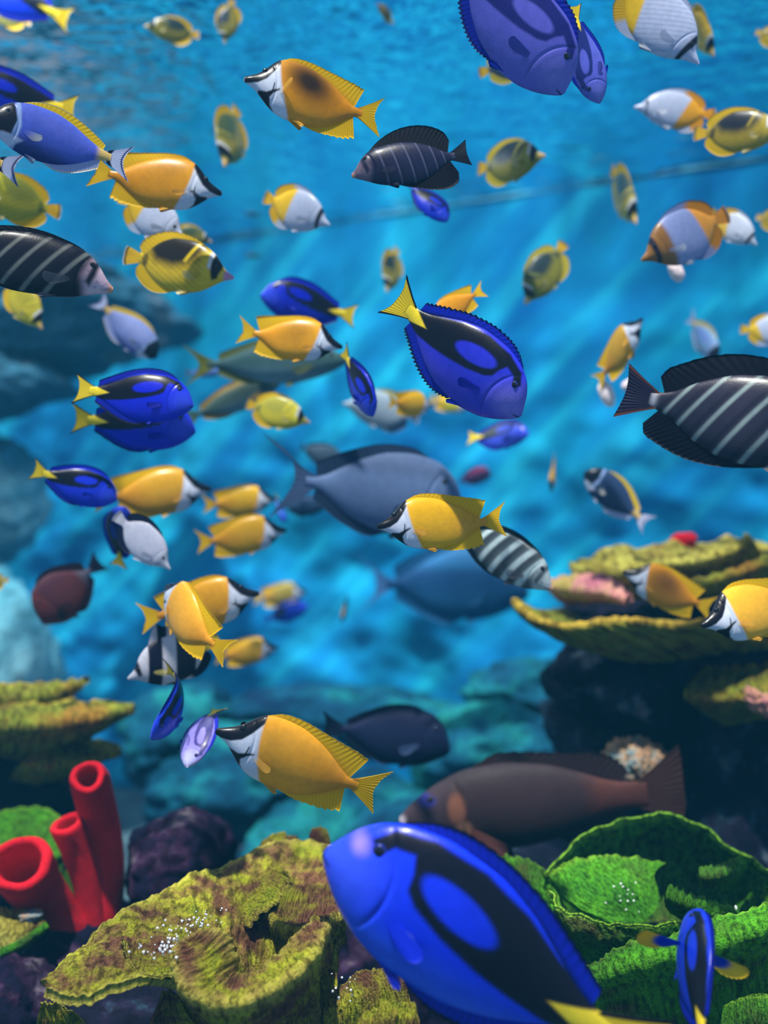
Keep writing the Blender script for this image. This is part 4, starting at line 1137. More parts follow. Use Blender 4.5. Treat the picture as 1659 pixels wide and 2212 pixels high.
SPECIES = {
 'tang': dict(top=TANG_TOP, bot=TANG_BOT, wid=TANG_WID, col=col_tang, eye=(.128, .105, .021), gill=(.05, .0, .155), iris=(20, 24, 60), sclera=(20, 30, 120),
    fins=[('dorsal_fin', (.15, .80), [(.15,.192),(.22,.238),(.32,.262),(.45,.252),(.58,.212),(.7,.152),(.8,.098)], dict(jag=.06, njag=26)),
          ('anal_fin', (.36, .80), [(.36,-.205),(.45,-.228),(.55,-.218),(.65,-.18),(.74,-.13),(.81,-.09)], dict(jag=.10, njag=22))],
    tail=dict(x=.80, h=.03, out=[(1.0,-.135),(.965,-.07),(.955,0),(.965,.07),(1.0,.135)], flare=1.2, jag=.03),
    pec=dict(x=.245, z=-.035, l=.12, s=.34, down=24, flare=11), pelv=(.27, .10)),
 'fox': dict(top=[(0,.016),(.04,.035),(.09,.06),(.14,.10),(.19,.148),(.23,.176),(.32,.19),(.42,.18),(.55,.135),(.65,.078),(.73,.022),(.79,-.006),(.84,-.010)],
    bot=[(0,-.015),(.04,-.030),(.08,-.050),(.12,-.085),(.17,-.13),(.23,-.17),(.33,-.195),(.45,-.205),(.57,-.188),(.67,-.14),(.75,-.088),(.80,-.068),(.84,-.064)],
    wid=[(0,.008),(.03,.022),(.08,.034),(.15,.052),(.28,.068),(.45,.06),(.6,.042),(.72,.025),(.8,.014),(.84,.009)],
    col=col_fox, eye=(.135, .072, .022), gill=(.02, -.01, .195), iris=(14, 14, 26), sclera=(10, 10, 22),
    fins=[('dorsal_fin', (.22, .775), [(.22,.168),(.32,.212),(.44,.212),(.56,.188),(.67,.165),(.77,.145),(.845,.122)], dict(jag=.05, njag=13)),
          ('anal_fin', (.42, .775), [(.42,-.20),(.52,-.224),(.62,-.228),(.72,-.225),(.80,-.205)], dict(jag=.12, njag=9))],
    tail=dict(x=.80, h=.026, out=[(.985,-.165),(.955,-.095),(.935,-.035),(.955,.04),(1.0,.105)], flare=1.12, jag=.05),
    pec=dict(x=.25, z=-.05, l=.10, s=.34, down=28, flare=18), pelv=(.33, .11)),
 'sail': dict(top=[(0,.022),(.04,.055),(.09,.112),(.16,.168),(.25,.198),(.4,.204),(.55,.18),(.7,.115),(.8,.048),(.86,.028),(.88,.026)],
    bot=[(0,-.012),(.05,-.035),(.12,-.07),(.2,-.11),(.35,-.152),(.5,-.165),(.65,-.13),(.78,-.062),(.86,-.036),(.88,-.034)],
    wid=[(0,.007),(.03,.022),(.08,.036),(.16,.052),(.3,.066),(.48,.058),(.66,.036),(.8,.018),(.88,.009)],
    col=col_sail, eye=(.135, .112, .020), gill=(.03, .02, .165), iris=(30, 26, 36), sclera=(60, 50, 60),
    fins=[('dorsal_fin', (.17, .82), [(.17,.17),(.27,.245),(.42,.308),(.58,.322),(.73,.285),(.83,.215),(.86,.13)], dict(jag=.02)),
          ('anal_fin', (.38, .82), [(.38,-.158),(.48,-.198),(.62,-.248),(.75,-.268),(.85,-.232),(.875,-.15)], dict(jag=.02))],
    tail=dict(x=.83, h=.028, out=[(1.0,-.115),(.985,-.05),(.98,0),(.985,.05),(1.0,.115)], flare=1.1),
    pec=dict(x=.235, z=-.01, l=.13, s=.4, down=25, flare=24), pelv=(.27, .11)),
 'powder': dict(top=[(a, b*.92) for a, b in TANG_TOP], bot=[(a, b*.98) for a, b in TANG_BOT], wid=TANG_WID, col=col_powder, eye=(.115, .085, .019), gill=(.03, .0, .165), iris=(60, 70, 100), sclera=(20, 24, 50),
    fins=[('dorsal_fin', (.2, .80), [(.2,.19),(.3,.232),(.42,.245),(.55,.222),(.67,.172),(.77,.118),(.82,.08)], dict(jag=.02)),
          ('anal_fin', (.40, .80), [(.40,-.19),(.5,-.222),(.6,-.208),(.7,-.165),(.79,-.112)], dict(jag=.02))],
    tail=dict(x=.80, h=.03, out=[(1.03,-.14),(.985,-.07),(.965,0),(.985,.07),(1.03,.14)], flare=1.2),
    pec=dict(x=.24, z=-.03, l=.13, s=.36, down=26, flare=24), pelv=(.27, .09)),
 'racoon': dict(top=DISC_TOP, bot=DISC_BOT, wid=DISC_WID, col=col_racoon, eye=(.145, .058, .022), gill=(.03, .0, .2), iris=(10, 10, 14), sclera=(12, 12, 16),
    fins=DISC_FINS, tail=DISC_TAIL, pec=dict(x=.26, z=-.03, l=.13, s=.4, down=24, flare=28), pelv=(.32, .15)),
 'thread': dict(top=DISC_TOP, bot=DISC_BOT, wid=DISC_WID, col=col_thread, eye=(.15, .055, .021), gill=(.03, .0, .2), iris=(10, 10, 20), sclera=(14, 14, 24),
    fins=DISC_FINS, tail=DISC_TAIL, pec=dict(x=.26, z=-.03, l=.13, s=.4, down=24, flare=28), pelv=(.32, .15)),
 'banner': dict(top=[(a, b*1.08) for a, b in DISC_TOP], bot=[(a, b*1.08) for a, b in DISC_BOT], wid=DISC_WID, col=col_banner, eye=(.125, .055, .021), gill=(.03, .0, .2),
    fins=[('dorsal_fin', (.28, .83), [(.30,.23),(.42,.40),(.50,.36),(.6,.32),(.75,.26),(.84,.18),(.87,.10)], dict(jag=.05)), DISC_FINS[1]],
    tail=DISC_TAIL, pec=dict(x=.26, z=-.03, l=.13, s=.4, down=24, flare=28), pelv=(.32, .15)),
 'surgeon': dict(top=[(0,-.03),(.015,.02),(.04,.085),(.1,.16),(.18,.205),(.3,.222),(.42,.21),(.55,.16),(.66,.095),(.74,.045),(.8,.026),(.83,.025)],
    bot=[(0,-.07),(.02,-.09),(.06,-.115),(.12,-.15),(.2,-.185),(.32,-.205),(.45,-.19),(.58,-.145),(.68,-.085),(.75,-.042),(.8,-.028),(.83,-.027)],
    wid=[(0,.012),(.02,.034),(.06,.052),(.14,.068),(.27,.076),(.45,.062),(.62,.036),(.75,.019),(.83,.010)],
    col=col_plain, eye=(.13, .1, .018), gill=(.05, -.02, .16), iris=(30, 34, 50), sclera=(60, 70, 90),
    fins=[('dorsal_fin', (.2, .77), [(.2,.205),(.3,.252),(.45,.25),(.58,.21),(.7,.155),(.79,.10)], dict(jag=.02)),
          ('anal_fin', (.38, .77), [(.38,-.2),(.48,-.228),(.6,-.19),(.7,-.135),(.78,-.085)], dict(jag=.02))],
    tail=dict(x=.78, h=.022, out=[(1.02,-.19),(.91,-.08),(.89,0),(.91,.08),(1.02,.19)], flare=1.25),
    pec=dict(x=.24, z=-.03, l=.15, s=.34, down=30, flare=20), pelv=(.28, .09)),
 'grouper': dict(top=[(0,-.01),(.02,.012),(.06,.045),(.14,.095),(.25,.138),(.38,.152),(.52,.135),(.64,.098),(.74,.062),(.82,.048),(.87,.048)],
    bot=[(0,-.04),(.02,-.062),(.06,-.085),(.14,-.118),(.25,-.142),(.4,-.148),(.54,-.128),(.66,-.085),(.75,-.055),(.82,-.047),(.87,-.047)],
    wid=[(0,.014),(.02,.03),(.08,.052),(.18,.072),(.32,.078),(.5,.062),(.66,.038),(.8,.02),(.87,.012)],
    col=col_plain, eye=(.115, .052, .014), gill=(.06, -.02, .17), iris=(60, 50, 40), sclera=(40, 34, 40), sq=.95,
    fins=[('dorsal_fin', (.26, .78), [(.26,.14),(.36,.185),(.5,.178),(.62,.165),(.7,.16),(.77,.132),(.81,.085)], dict(jag=.10, njag=16)),
          ('anal_fin', (.55, .78), [(.55,-.125),(.62,-.165),(.7,-.165),(.77,-.12),(.80,-.08)], dict(jag=.02))],
    tail=dict(x=.83, h=.042, out=[(.985,-.118),(1.0,-.05),(1.0,0),(1.0,.08),(.995,.165)], flare=1.1),
    pec=dict(x=.25, z=-.06, l=.13, s=.42, down=42, flare=24), pelv=(.28, .12)),
 'slender': dict(top=[(0,.01),(.03,.03),(.1,.065),(.2,.1),(.35,.125),(.5,.115),(.65,.07),(.76,.03),(.82,.02),(.85,.02)],
    bot=[(0,-.02),(.03,-.035),(.1,-.07),(.2,-.105),(.35,-.13),(.5,-.12),(.65,-.075),(.76,-.032),(.82,-.02),(.85,-.02)],
    wid=[(0,.01),(.03,.024),(.1,.04),(.25,.06),(.45,.054),(.65,.03),(.8,.014),(.85,.009)],
    col=col_plain, eye=(.1, .03, .017), gill=(.03, -.01, .15),
    fins=[('dorsal_fin', (.25, .78), [(.25,.11),(.35,.15),(.5,.145),(.65,.11),(.78,.065)], dict(jag=.08)),
          ('anal_fin', (.5, .78), [(.5,-.12),(.6,-.125),(.7,-.1),(.79,-.06)], dict(jag=.04))],
    tail=dict(x=.8, h=.02, out=[(1.0,-.13),(.93,-.06),(.9,0),(.93,.06),(1.0,.13)], flare=1.1),
    pec=dict(x=.22, z=-.03, l=.12, s=.3, down=24, flare=20), pelv=(.3, .09)),
}
# ------------------------------------------------------------------ the shoal
FOX, TNG, SAI, POW, RAC, THR = 'foxface_rabbitfish', 'blue_tang', 'sailfin_tang', 'powder_blue_tang', 'raccoon_butterflyfish', 'threadfin_butterflyfish'
GF, GT, GS, GP, GR, GH = 'foxface rabbitfish of the shoal', 'blue tangs of the shoal', 'striped sailfin tangs', 'powder blue tangs', 'raccoon butterflyfish', 'white and yellow butterflyfish'
B = build_fish
# ---- rabbitfish
B('fox', FOX, (541,180), (822,238), 1.62, 'amber yellow rabbitfish with a large dark blotch on its flank, above the dark tang', lod=2, group=GF, blotch=0.97, yaw=12, roll=4, zs=1.1, yellow=(236,158,20), pec=dict(down=-30, flare=60, l=.11))
B('fox', FOX, (474,1580), (832,1704), 1.60, 'large orange yellow rabbitfish with black and white face, above the ochre scroll coral', lod=2, group=GF, yaw=8, roll=-10, yellow=(245,170,38))
B('fox', FOX, (468,408), (202,366), 1.86, 'orange rabbitfish under the powder blue tang, nose pointing away from its white tail', lod=1, group=GF, blotch=0.35, yaw=10, yellow=(232,160,24))
B('fox', FOX, (737,748), (514,706), 2.0, 'orange rabbitfish with a small dark back spot, nose by the small diving blue tang', lod=1, group=GF, blotch=0.5, yaw=8)
B('fox', FOX, (817,1138), (1096,1112), 1.72, 'bright yellow rabbitfish crossing in front of the big grey surgeonfish', lod=2, group=GF, yaw=14, roll=4, yellow=(248,186,26))
B('fox', FOX, (1352,1238), (1540,1306), 2.25, 'dull orange rabbitfish resting over the olive plate coral', lod=1, group=GF, blotch=0.7, yaw=10, yellow=(226,150,30))
B('fox', FOX, (1532,1352), (1745,1268), 1.85, 'golden rabbitfish turning its striped face out over the olive plate coral', lod=2, group=GF, yaw=38, roll=8, yellow=(250,186,50))
B('fox', FOX, (556,1284), (300,1326), 2.05, 'yellow rabbitfish swimming behind the rabbitfish that shows its back', lod=1, group=GF, yaw=5, yellow=(226,160,34))
B('fox', FOX, (352,1262), (462,1404), 1.85, 'plump orange rabbitfish seen from behind, turned away above the bannerfish', lod=1, group=GF, yaw=-48, roll=12, bend=0.5, tbend=0.9, yellow=(246,176,50))
B('fox', FOX, (600,1400), (462,1412), 2.9, 'small blurred yellow rabbitfish beside the bannerfish', lod=0, group=GF, yellow=(222,170,34))
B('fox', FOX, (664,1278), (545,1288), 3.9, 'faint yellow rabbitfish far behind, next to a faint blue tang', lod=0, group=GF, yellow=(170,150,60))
B('fox', FOX, (596,1078), (436,1084), 2.7, 'blurred yellow rabbitfish, upper of the two beside the grey surgeonfish tail', lod=0, group=GF, yellow=(226,176,30), roll=0)
B('fox', FOX, (618,1146), (422,1164), 2.5, 'blurred yellow rabbitfish, lower of the two beside the grey surgeonfish tail', lod=1, group=GF, yellow=(224,168,28))
B('fox', FOX, (452,1056), (205,1066), 2.35, 'blurred yellow rabbitfish with its tail behind a blue tang, grey nose', lod=1, group=GF, yellow=(204,152,34))
B('fox', FOX, (1384,694), (1286,822), 2.35, 'rabbitfish rising with an orange back edge and a striped face turned up', lod=1, group=GF, yaw=26, roll=0, yellow=(206,158,44))
B('fox', FOX, (925,700), (1040,618), 2.0, 'orange rabbitfish mostly hidden behind the large diving blue tang', lod=1, group=GF, yaw=-20, tbend=0.8, yellow=(238,160,30))
B('fox', FOX, (935,878), (838,862), 2.55, 'deep yellow rabbitfish foreshortened in front of the pale batfish', lod=1, group=GF, yaw=-42, yellow=(226,176,30))
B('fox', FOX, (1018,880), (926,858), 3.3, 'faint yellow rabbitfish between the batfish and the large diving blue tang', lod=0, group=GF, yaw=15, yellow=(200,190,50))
B('fox', FOX, (1190,1062), (1198,984), 2.9, 'tiny orange fish seen end on beside the small dark tang with the white tail', lod=0, group=GF, yaw=30, yellow=(226,170,40))
# ---- blue tangs
B('tang', TNG, (1120,893), (838,632), 1.64, 'large royal blue tang diving in open water, its fin edges finely ragged', lod=2, group=GT, yaw=14, roll=10, bend=-0.25, jagk=3.0, blue=(46,52,214), pale=(140,132,230), belly=(70,66,214))
B('tang', TNG, (722,1872), (1370,2246), 1.32, 'huge deep blue tang close up in front of the corals, yellow tail below', lod=2, group=GT, yaw=6, roll=-6, blue=(18,52,236), pale=(60,90,246), belly=(44,92,238), spots=[(.075,.088,.024,.022,(150,130,206)),(.30,-.05,.016,.010,(150,176,240))])  # spots: pale forehead patch, and a highlight put into the flank colour
B('tang', TNG, (1490,1992), (1520,2236), 1.38, 'blue tang seen from above and behind, pectoral fins spread over the green coral', lod=2, group=GT, yaw=-42, upcam=True, roll=30, pec=dict(flare=76, l=.28, down=4), ptip=1.0, blue=(24,54,214))
B('tang', TNG, (411,872), (166,842), 1.86, 'bright blue tang with yellow tail, upper of an overlapping pair', lod=2, group=GT, yaw=12, roll=-6, blue=(20,36,222))
B('tang', TNG, (416,928), (160,905), 2.02, 'bright blue tang partly hidden under another blue tang of the pair', lod=1, group=GT, yaw=8, blue=(20,36,218), roll=16)
B('tang', TNG, (246,1078), (74,1014), 2.05, 'small blue tang with a dark back, nose touching a blurred yellow rabbitfish', lod=1, group=GT, yaw=6, blue=(22,48,214))
B('tang', TNG, (806,896), (740,752), 2.0, 'small blue tang diving steeply in front of the pale batfish', lod=1, group=GT, yaw=28, roll=14, blue=(26,48,220))
B('tang', TNG, (566,640), (770,682), 2.35, 'blue tang swimming just behind the rabbitfish with a small dark back spot', lod=1, group=GT, yaw=4, blue=(16,32,200))
B('tang', TNG, (1140,938), (1008,946), 2.7, 'hazy violet blue tang right below the large diving blue tang', lod=1, group=GT, yaw=26, roll=-20, blue=(60,80,214))
B('tang', TNG, (964,476), (880,392), 2.15, 'small blue tang peeping out beneath the dark sailfin tang', lod=1, group=GT, yaw=20, roll=-30, blue=(24,52,214), yellow=(40,60,200))
B('tang', TNG, (-86,210), (152,222), 2.1, 'blue tang with yellow tail swimming behind the powder blue tang', lod=1, group=GT, blue=(20,40,206))
B('tang', TNG, (1206,176), (980,-126), 1.66, 'big lavender blue tang with ragged fin edges, right under the water surface', lod=2, group=GT, yaw=14, roll=16, jagk=2.5, blue=(104,104,216), pale=(126,124,220), black=(30,30,120))
B('tang', TNG, (1290,208), (1236,20), 1.72, 'slim lavender blue tang nose down beside the big lavender tang', lod=2, group=GT, yaw=20, upcam=True, roll=46, blue=(96,104,214), pale=(120,126,220), black=(30,40,120))
B('tang', TNG, (344,1594), (430,1432), 1.84, 'curled blue tang bending nose down in front of the bannerfish', lod=1, group=GT, yaw=30, upcam=True, roll=24, bend=1.3, tbend=1.0, blue=(28,60,216))
B('tang', TNG, (404,1648), (464,1508), 1.85, 'pale violet tang nose down with a yellow tail, above the ochre coral', lod=1, group=GT, yaw=30, upcam=True, roll=-48, bend=-0.5, tbend=-0.8, blue=(150,140,226), pale=(206,206,244), black=(70,64,130))
B('tang', TNG, (268,1098), (256,1226), 2.25, 'dark blue tang with yellow tail hanging behind the white striped butterflyfish', lod=1, group=GT, yaw=40, roll=60, blue=(20,40,150))
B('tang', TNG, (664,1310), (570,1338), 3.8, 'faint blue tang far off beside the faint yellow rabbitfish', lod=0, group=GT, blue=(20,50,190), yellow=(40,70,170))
B('tang', TNG, (612,1124), (598,1070), 2.75, 'small light blue fish seen head on between two blurred rabbitfish', lod=0, group=GT, yaw=60, roll=30, blue=(70,120,220))
B('tang', TNG, (-70,-40), (136,22), 2.6, 'blue tang with yellow tail added for a reflection at the very surface above the rocks', lod=1, group=GT, blue=(20,50,200))  # solid fish in place of a mirror image in the surface
# ---- sailfin tangs
B('sail', SAI, (767,378), (1008,332), 1.72, 'dark navy sailfin tang with thin faint stripes, below the blotched rabbitfish', lod=2, group=GS, yaw=10, roll=6, dark=(32,34,66), stripe=(96,98,130), sw=.007, sa=.75, face=(150,132,150), fa=.6, ped=.1, pecc=(40,42,80))
B('sail', SAI, (222,612), (-136,522), 1.60, 'black sailfin tang with pale bars and a pinkish white face', lod=2, group=GS, yaw=10, roll=4, zs=.88, fin=0.22, dark=(24,24,38), stripe=(124,128,122), sw=.013, lean=.5, face=(220,190,206), fa=1.0)
B('sail', SAI, (1850,985), (1358,838), 1.52, 'big charcoal sailfin tang with pale bars and a rusty dark tail', lod=2, group=GS, yaw=4, roll=0, fin=0.58, dark=(46,44,62), stripe=(142,160,160), sw=.0115, lean=.55, ped=.8, taild=(36,36,66), tailo=(130,74,40))
B('sail', SAI, (1188,1272), (975,1128), 1.98, 'grey sailfin tang with broad white bars beside the olive plate coral', lod=2, group=GS, yaw=22, roll=4, fin=0.3, dark=(84,96,100), stripe=(206,228,230), sw=.026, lean=.35, bars=(.22,.34,.47,.60,.72), face=(200,214,214), findark=(24,40,50))
# ---- powder blue tangs
B('powder', POW, (-2,276), (262,336), 1.66, 'powder blue tang with a black face and yellow dorsal fin', lod=2, group=GP, yaw=8, roll=2)
B('powder', POW, (-230,290), (20,346), 1.62, 'powder blue tang of which just the white tail shows', lod=1, group=GP)
B('powder', POW, (334,768), (214,652), 2.5, 'small pale lavender tang with a white tail, under the black sailfin tang', lod=1, group=GP, yaw=10, blue=(140,156,220), belly=(80,96,170), mid=(170,180,230))
B('powder', POW, (1266,1020), (1396,1130), 2.5, 'small slate dark tang with a yellow back line and white tail', lod=1, group=GP, yaw=6, roll=0, blue=(44,66,104), belly=(40,60,100), mid=(50,70,110))
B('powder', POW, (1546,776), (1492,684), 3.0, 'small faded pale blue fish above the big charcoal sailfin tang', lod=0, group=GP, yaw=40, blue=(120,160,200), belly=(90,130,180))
# ---- raccoon butterflyfish
B('racoon', RAC, (496,594), (272,556), 1.95, 'golden butterflyfish with a black back and dark eye mask, beside the black sailfin tang', lod=2, group=GR, yaw=30, roll=2, zs=.92, dark=(34,30,24), nosec=(214,150,190))  # pinkish highlight put into the nose colour
B('racoon', RAC, (-70,412), (120,448), 2.1, 'yellow green butterflyfish with pale back edge, below the powder blue tang', lod=1, group=GR, yaw=10, dark=(86,110,50), da=.6, yellow=(206,200,50))
B('racoon', RAC, (86,704), (14,606), 2.4, 'yellow green butterflyfish half hidden under the black sailfin tang', lod=1, group=GR, yaw=30, roll=0, dark=(120,120,40), da=.5, yellow=(206,196,56))
B('racoon', RAC, (486,352), (512,238), 2.6, 'slim greenish butterflyfish seen end on beside the blotched rabbitfish', lod=1, group=GR, yaw=52, roll=26, yellow=(170,160,60), dark=(80,96,50))
B('racoon', RAC, (455,520), (370,500), 2.5, 'dim olive butterflyfish peeping over the golden butterflyfish', lod=0, group=GR, yellow=(130,130,50), dark=(70,90,60))
B('racoon', RAC, (1685,292), (1510,280), 2.15, 'brown gold butterflyfish with a black back next to the white and orange one', lod=1, group=GR, yaw=8, yellow=(186,166,60), dark=(40,44,54))
B('racoon', RAC, (1172,340), (1034,362), 2.4, 'dark backed yellow butterflyfish just behind the tail of the dark sailfin tang', lod=1, group=GR, yaw=38, roll=0, dark=(40,52,64), yellow=(150,150,50), finc=(240,214,60))
B('racoon', RAC, (1372,478), (1322,366), 2.7, 'narrow yellow butterflyfish nose down above the ledge line', lod=1, group=GR, yaw=48, roll=10, yellow=(190,176,56), dark=(60,80,80))
B('racoon', RAC, (1136,652), (1218,528), 2.5, 'yellow rimmed dark butterflyfish heading down by the large diving blue tang', lod=1, group=GR, yaw=24, roll=10, dark=(44,62,66), yellow=(130,140,60), finc=(226,206,70))
B('racoon', RAC, (836,628), (858,538), 2.9, 'small dark and yellow butterflyfish above the tail of the large diving blue tang', lod=0, group=GR, yaw=44, roll=20, dark=(50,60,50), yellow=(190,176,60))
B('racoon', RAC, (668,912), (532,872), 2.4, 'lemon yellow butterflyfish with white cheek below the olive rabbitfish', lod=1, group=GR, yaw=16, roll=0, dark=(110,124,70), da=.5, yellow=(220,210,56))
B('racoon', RAC, (1180,120), (1040,152), 2.3, 'grey butterflyfish with yellow tail hidden behind the big lavender tang', lod=1, group=GR, dark=(60,72,100), yellow=(70,84,110), lines=(60,72,100), finc=(226,206,70))
B('racoon', RAC, (1538,114), (1492,22), 2.4, 'bright yellow butterflyfish behind the white fish with the black bar', lod=1, group=GR, yaw=44, roll=24, yellow=(240,200,50), dark=(150,120,40), da=.4)
B('racoon', RAC, (318,62), (424,70), 2.75, 'dull olive butterflyfish added for a surface reflection, lying level above the powder blue tang', lod=0, group=GR, yellow=(140,140,60), dark=(40,60,60))  # added fish, stands for a mirrored one overhead
B('racoon', RAC, (486,86), (500,6), 2.75, 'dull olive butterflyfish added upright for a surface reflection above the slim greenish one', lod=0, group=GR, yaw=30, roll=30, yellow=(140,140,60), dark=(30,50,70))  # added where the surface mirrors a fish
B('racoon', RAC, (816,12), (848,46), 2.8, 'tiny brown gold butterflyfish added for a reflection at the surface above the blotched rabbitfish', lod=0, group=GR, yaw=30, yellow=(170,140,60), dark=(40,50,50))  # added in place of a small mirror image
B('racoon', RAC, (-30,30), (58,40), 2.7, 'dark and yellow butterflyfish added for a reflection at the surface beside the surface tang', lod=0, group=GR, yellow=(150,150,80), dark=(40,50,60))  # added body for a reflected fish by the surface
B('racoon', RAC, (1720,490), (1640,466), 2.8, 'yellow butterflyfish tail beside the orange banded butterflyfish', lod=0, group=GR, yellow=(220,196,60))
B('racoon', RAC, (1712,100), (1640,66), 2.7, 'small yellow butterflyfish near the bright yellow one by the surface', lod=0, group=GR, yellow=(220,196,60))
B('racoon', RAC, (-60,1262), (14,1254), 2.6, 'bright yellow fish tail above the red brown fish', lod=0, group=GR, yellow=(240,214,60))
# ---- white butterflyfish
B('thread', THR, (708,482), (572,428), 2.2, 'white butterflyfish with a yellow rear and thin grey lines, below the blotched rabbitfish', lod=1, group=GH, yaw=36, roll=4, yx=.58, yz=-.2)
B('thread', THR, (392,506), (262,430), 2.05, 'white and yellow butterflyfish squeezed between the rabbitfish and the golden butterflyfish', lod=1, group=GH, yaw=34, roll=4, la=.15, yx=.62, yz=-.3, ma=.3)
B('thread', THR, (1496,128), (1340,-40), 1.85, 'silvery butterflyfish with a black bar before its pink snout', lod=2, group=GH, yaw=16, roll=4, nl=26, la=.5, yx=.66, white=(200,210,240))
B('thread', THR, (1380,226), (1536,254), 2.3, 'white butterflyfish with an orange yellow rear and dark saddle', lod=1, group=GH, yaw=12, yellow=(250,176,40), la=.5, ma=.6, mask=(110,120,150))
B('thread', THR, (1396,552), (1566,470), 2.1, 'orange banded butterflyfish with lavender middle and dark lower snout', lod=1, group=GH, yaw=36, roll=0, front=(150,104,50), white=(150,164,214), la=.2, yx=.66, yz=-.3, yellow=(246,166,60), mask=(40,34,50), finc=(224,150,40))
B('thread', THR, (1628,528), (1540,456), 2.35, 'white and yellow butterflyfish tucked behind the orange banded one', lod=1, group=GH, yaw=20, white=(214,222,240), la=.2, yellow=(240,196,70))
B('thread', THR, (1730,720), (1606,708), 2.5, 'white butterflyfish with yellow patches above the big charcoal sailfin tang', lod=1, group=GH, yellow=(250,206,50), la=.2, yx=.7)
B('thread', 'lined_butterflyfish', (364,1228), (252,1112), 2.05, 'white finely striped butterflyfish with a dark fin edge, under the small blue tang', lod=1, yaw=18, roll=0, nl=30, la=.75, ya=0.0, white=(206,206,222), finc=(30,36,70), finc2=(30,36,70), fy=.0, tailc=(214,214,226), mask=(150,160,180), ma=.6)
B('banner', 'bannerfish', (282,1462), (472,1386), 2.02, 'black and white banded bannerfish below the turned away rabbitfish', lod=1, yaw=10, roll=0)
B('thread', 'batfish', (742,872), (905,902), 2.9, 'pale whitish batfish with yellow belly fin behind the small diving blue tang', lod=1, yaw=12, white=(170,190,206), la=.1, ya=0, finc=(200,190,90), finc2=(40,70,110), fy=.2, tailc=(90,130,170), ma=.3, mask=(120,150,180))
# ---- other fish
B('surgeon', 'unicornfish', (1004,1092), (590,1028), 2.35, 'big blue grey surgeonfish with a long forked tail in mid water', lod=2, yaw=-8, roll=0, base=(100,124,166), back=(84,104,140), belly=(92,116,160), finc=(44,66,100), tailc=(80,104,146), tail=dict(x=.76, h=.03, out=[(.99,-.22),(.93,-.12),(.885,0),(.93,.12),(1.10,.22)], flare=1.25))
B('surgeon', 'unicornfish', (1140,1262), (772,1262), 3.7, 'ghostly blue surgeonfish with haze in its colours below the yellow rabbitfish', lod=1, base=(24,70,118), back=(44,108,160), belly=(36,100,150), finc=(36,100,154), tailc=(84,130,190))  # distance haze put into the body and fin colours
B('surgeon', 'surgeonfish', (970,1606), (688,1568), 2.5, 'dark navy surgeonfish hovering behind the large orange yellow rabbitfish', lod=1, base=(24,32,66), back=(22,28,60), belly=(20,28,60), finc=(18,24,54), tailc=(18,26,54), pecc=(90,120,170), fin=.7, tail=dict(x=.78, h=.022, out=[(.98,-.12),(.95,-.06),(.94,0),(.95,.06),(.98,.12)]), roll=-4)
B('surgeon', 'surgeonfish', (740,1000), (640,960), 3.2, 'dim grey surgeonfish above the forked tail of the big blue grey one', lod=0, base=(64,84,104), finc=(50,70,90))
B('surgeon', 'surgeonfish', (700,1092), (600,1096), 3.0, 'dark slate fish under the forked tail of the big blue grey surgeonfish', lod=0, base=(40,66,100), finc=(34,56,90))
B('grouper', 'grouper', (878,1768), (1462,1700), 2.3, 'large brown grouper with rusty tail resting behind the green cup coral', lod=2, yaw=6, base=(54,40,43), back=(50,42,46), belly=(48,35,30), finc=(50,36,40), tailc=(70,44,40), face=(66,52,60), ped=(88,48,38), lip=(190,180,190), speck=(60,50,60), pecc=(120,72,66), spot=[(.20,.02,.03,.05,(132,86,66)), (.22,-.06,.03,.035,(150,108,84)), (.1,.05,.03,.02,(50,50,130))])
B('surgeon', 'triggerfish', (88,1330), (216,1212), 2.5, 'dusky red brown fish with a grey rear, beside the white striped butterflyfish', lod=1, yaw=10, roll=0, zs=1.4, base=(84,44,50), back=(74,40,52), belly=(98,44,40), face=(104,44,40), ped=(96,100,120), finc=(50,30,44), tailc=(40,34,60), spot=[(.22,-.1,.05,.05,(48,26,34))], tail=dict(x=.78, h=.022, out=[(1.0,-.11),(.97,-.06),(.96,0),(.97,.06),(1.0,.11)]))
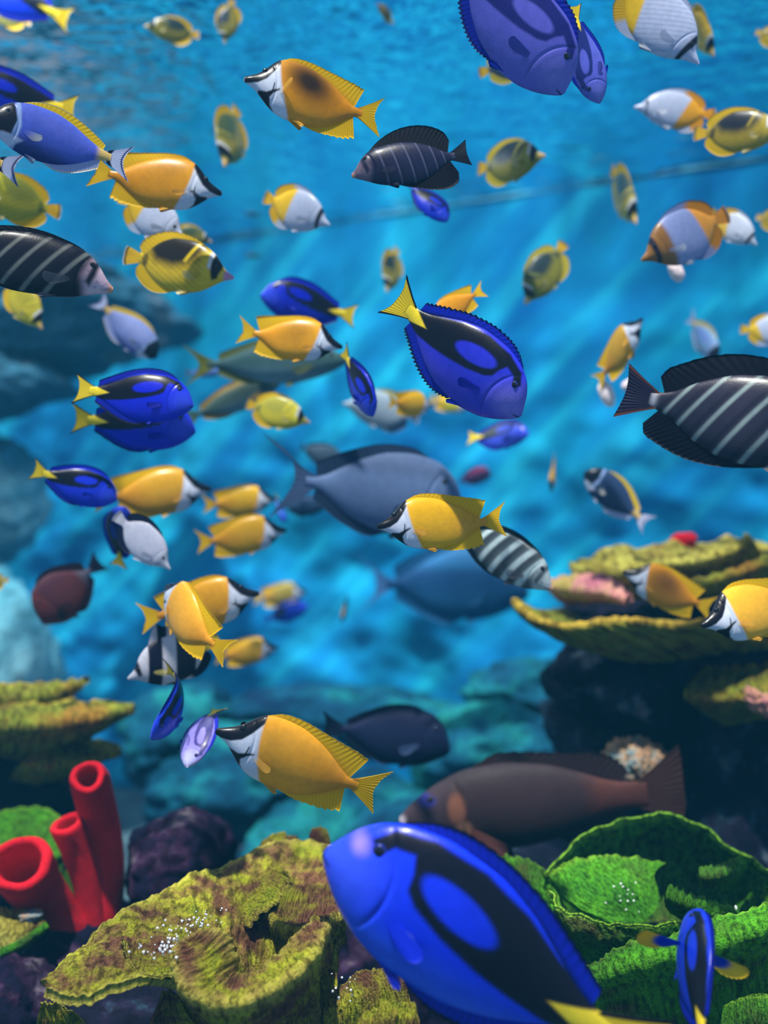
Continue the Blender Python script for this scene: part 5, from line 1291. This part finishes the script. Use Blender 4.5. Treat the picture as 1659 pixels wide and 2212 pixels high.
B('surgeon', 'wrasse', (1060,1020), (984,1042), 3.4, 'small dark purple fish with a red back beside the big blue grey surgeonfish', lod=0, base=(60,40,80), back=(120,40,80), finc=(60,40,90))
B('slender', 'olive_rabbitfish', (748,775), (398,792), 2.65, 'long grey green fish with olive tail beneath the rabbitfish with a small dark back spot', lod=1, yaw=4, base=(52,84,86), back=(60,76,60), belly=(120,160,176), finc=(110,120,60), tailc=(124,128,40))
B('slender', 'olive_rabbitfish', (606,820), (390,912), 2.75, 'long olive fish with an amber back, nose over the lemon yellow butterflyfish', lod=1, base=(60,82,76), back=(150,124,50), belly=(110,150,170), finc=(176,140,50), tailc=(90,120,110), yaw=0)
B('slender', 'damselfish', (486,800), (398,808), 3.0, 'small pale blue and violet fish under the long grey green fish', lod=0, base=(90,130,200), back=(110,120,180), finc=(100,110,170), tailc=(110,70,110))
B('slender', 'damselfish', (528,462), (568,464), 3.9, 'tiny dark fish in mid water, upper of two near the ledge line', lod=0, base=(20,60,90), finc=(20,60,90), yaw=20)
B('slender', 'damselfish', (528,552), (568,552), 4.1, 'tiny dark fish in mid water, lower of two near the ledge line', lod=0, base=(20,60,80), finc=(20,60,80), yaw=20)
B('slender', 'damselfish', (738,1345), (752,1282), 3.3, 'small black and yellow fish upright near the ghostly surgeonfish', lod=0, yaw=20, base=(16,26,60), back=(210,170,50), finc=(30,40,70))
# ---- scraps of food drifting about
M_FOOD = coral_mat('food_scrap', [(0.3, (236, 214, 220)), (0.7, (250, 236, 236))], fine=60, speck=0.1, bump=0.2)
rock('food_scrap', 1461, 586, 2.3, 15, 25, 0.012, M_FOOD, 'pale pink oval scrap drifting under the orange banded butterflyfish', 81, rot=0.45, kind='food', fineamp=0.02, amp=.1)
rock('food_scrap', 1310, 850, 2.4, 16, 30, 0.012, M_FOOD, 'pale pink oval scrap drifting under the rising striped face rabbitfish', 82, rot=0.35, kind='food', fineamp=0.02, amp=.1)
rock('food_scrap', 1366, 830, 2.5, 24, 14, 0.012, M_FOOD, 'pale scrap drifting by the rusty tail of the charcoal sailfin tang', 83, rot=0.3, kind='food', fineamp=0.02, amp=.1)
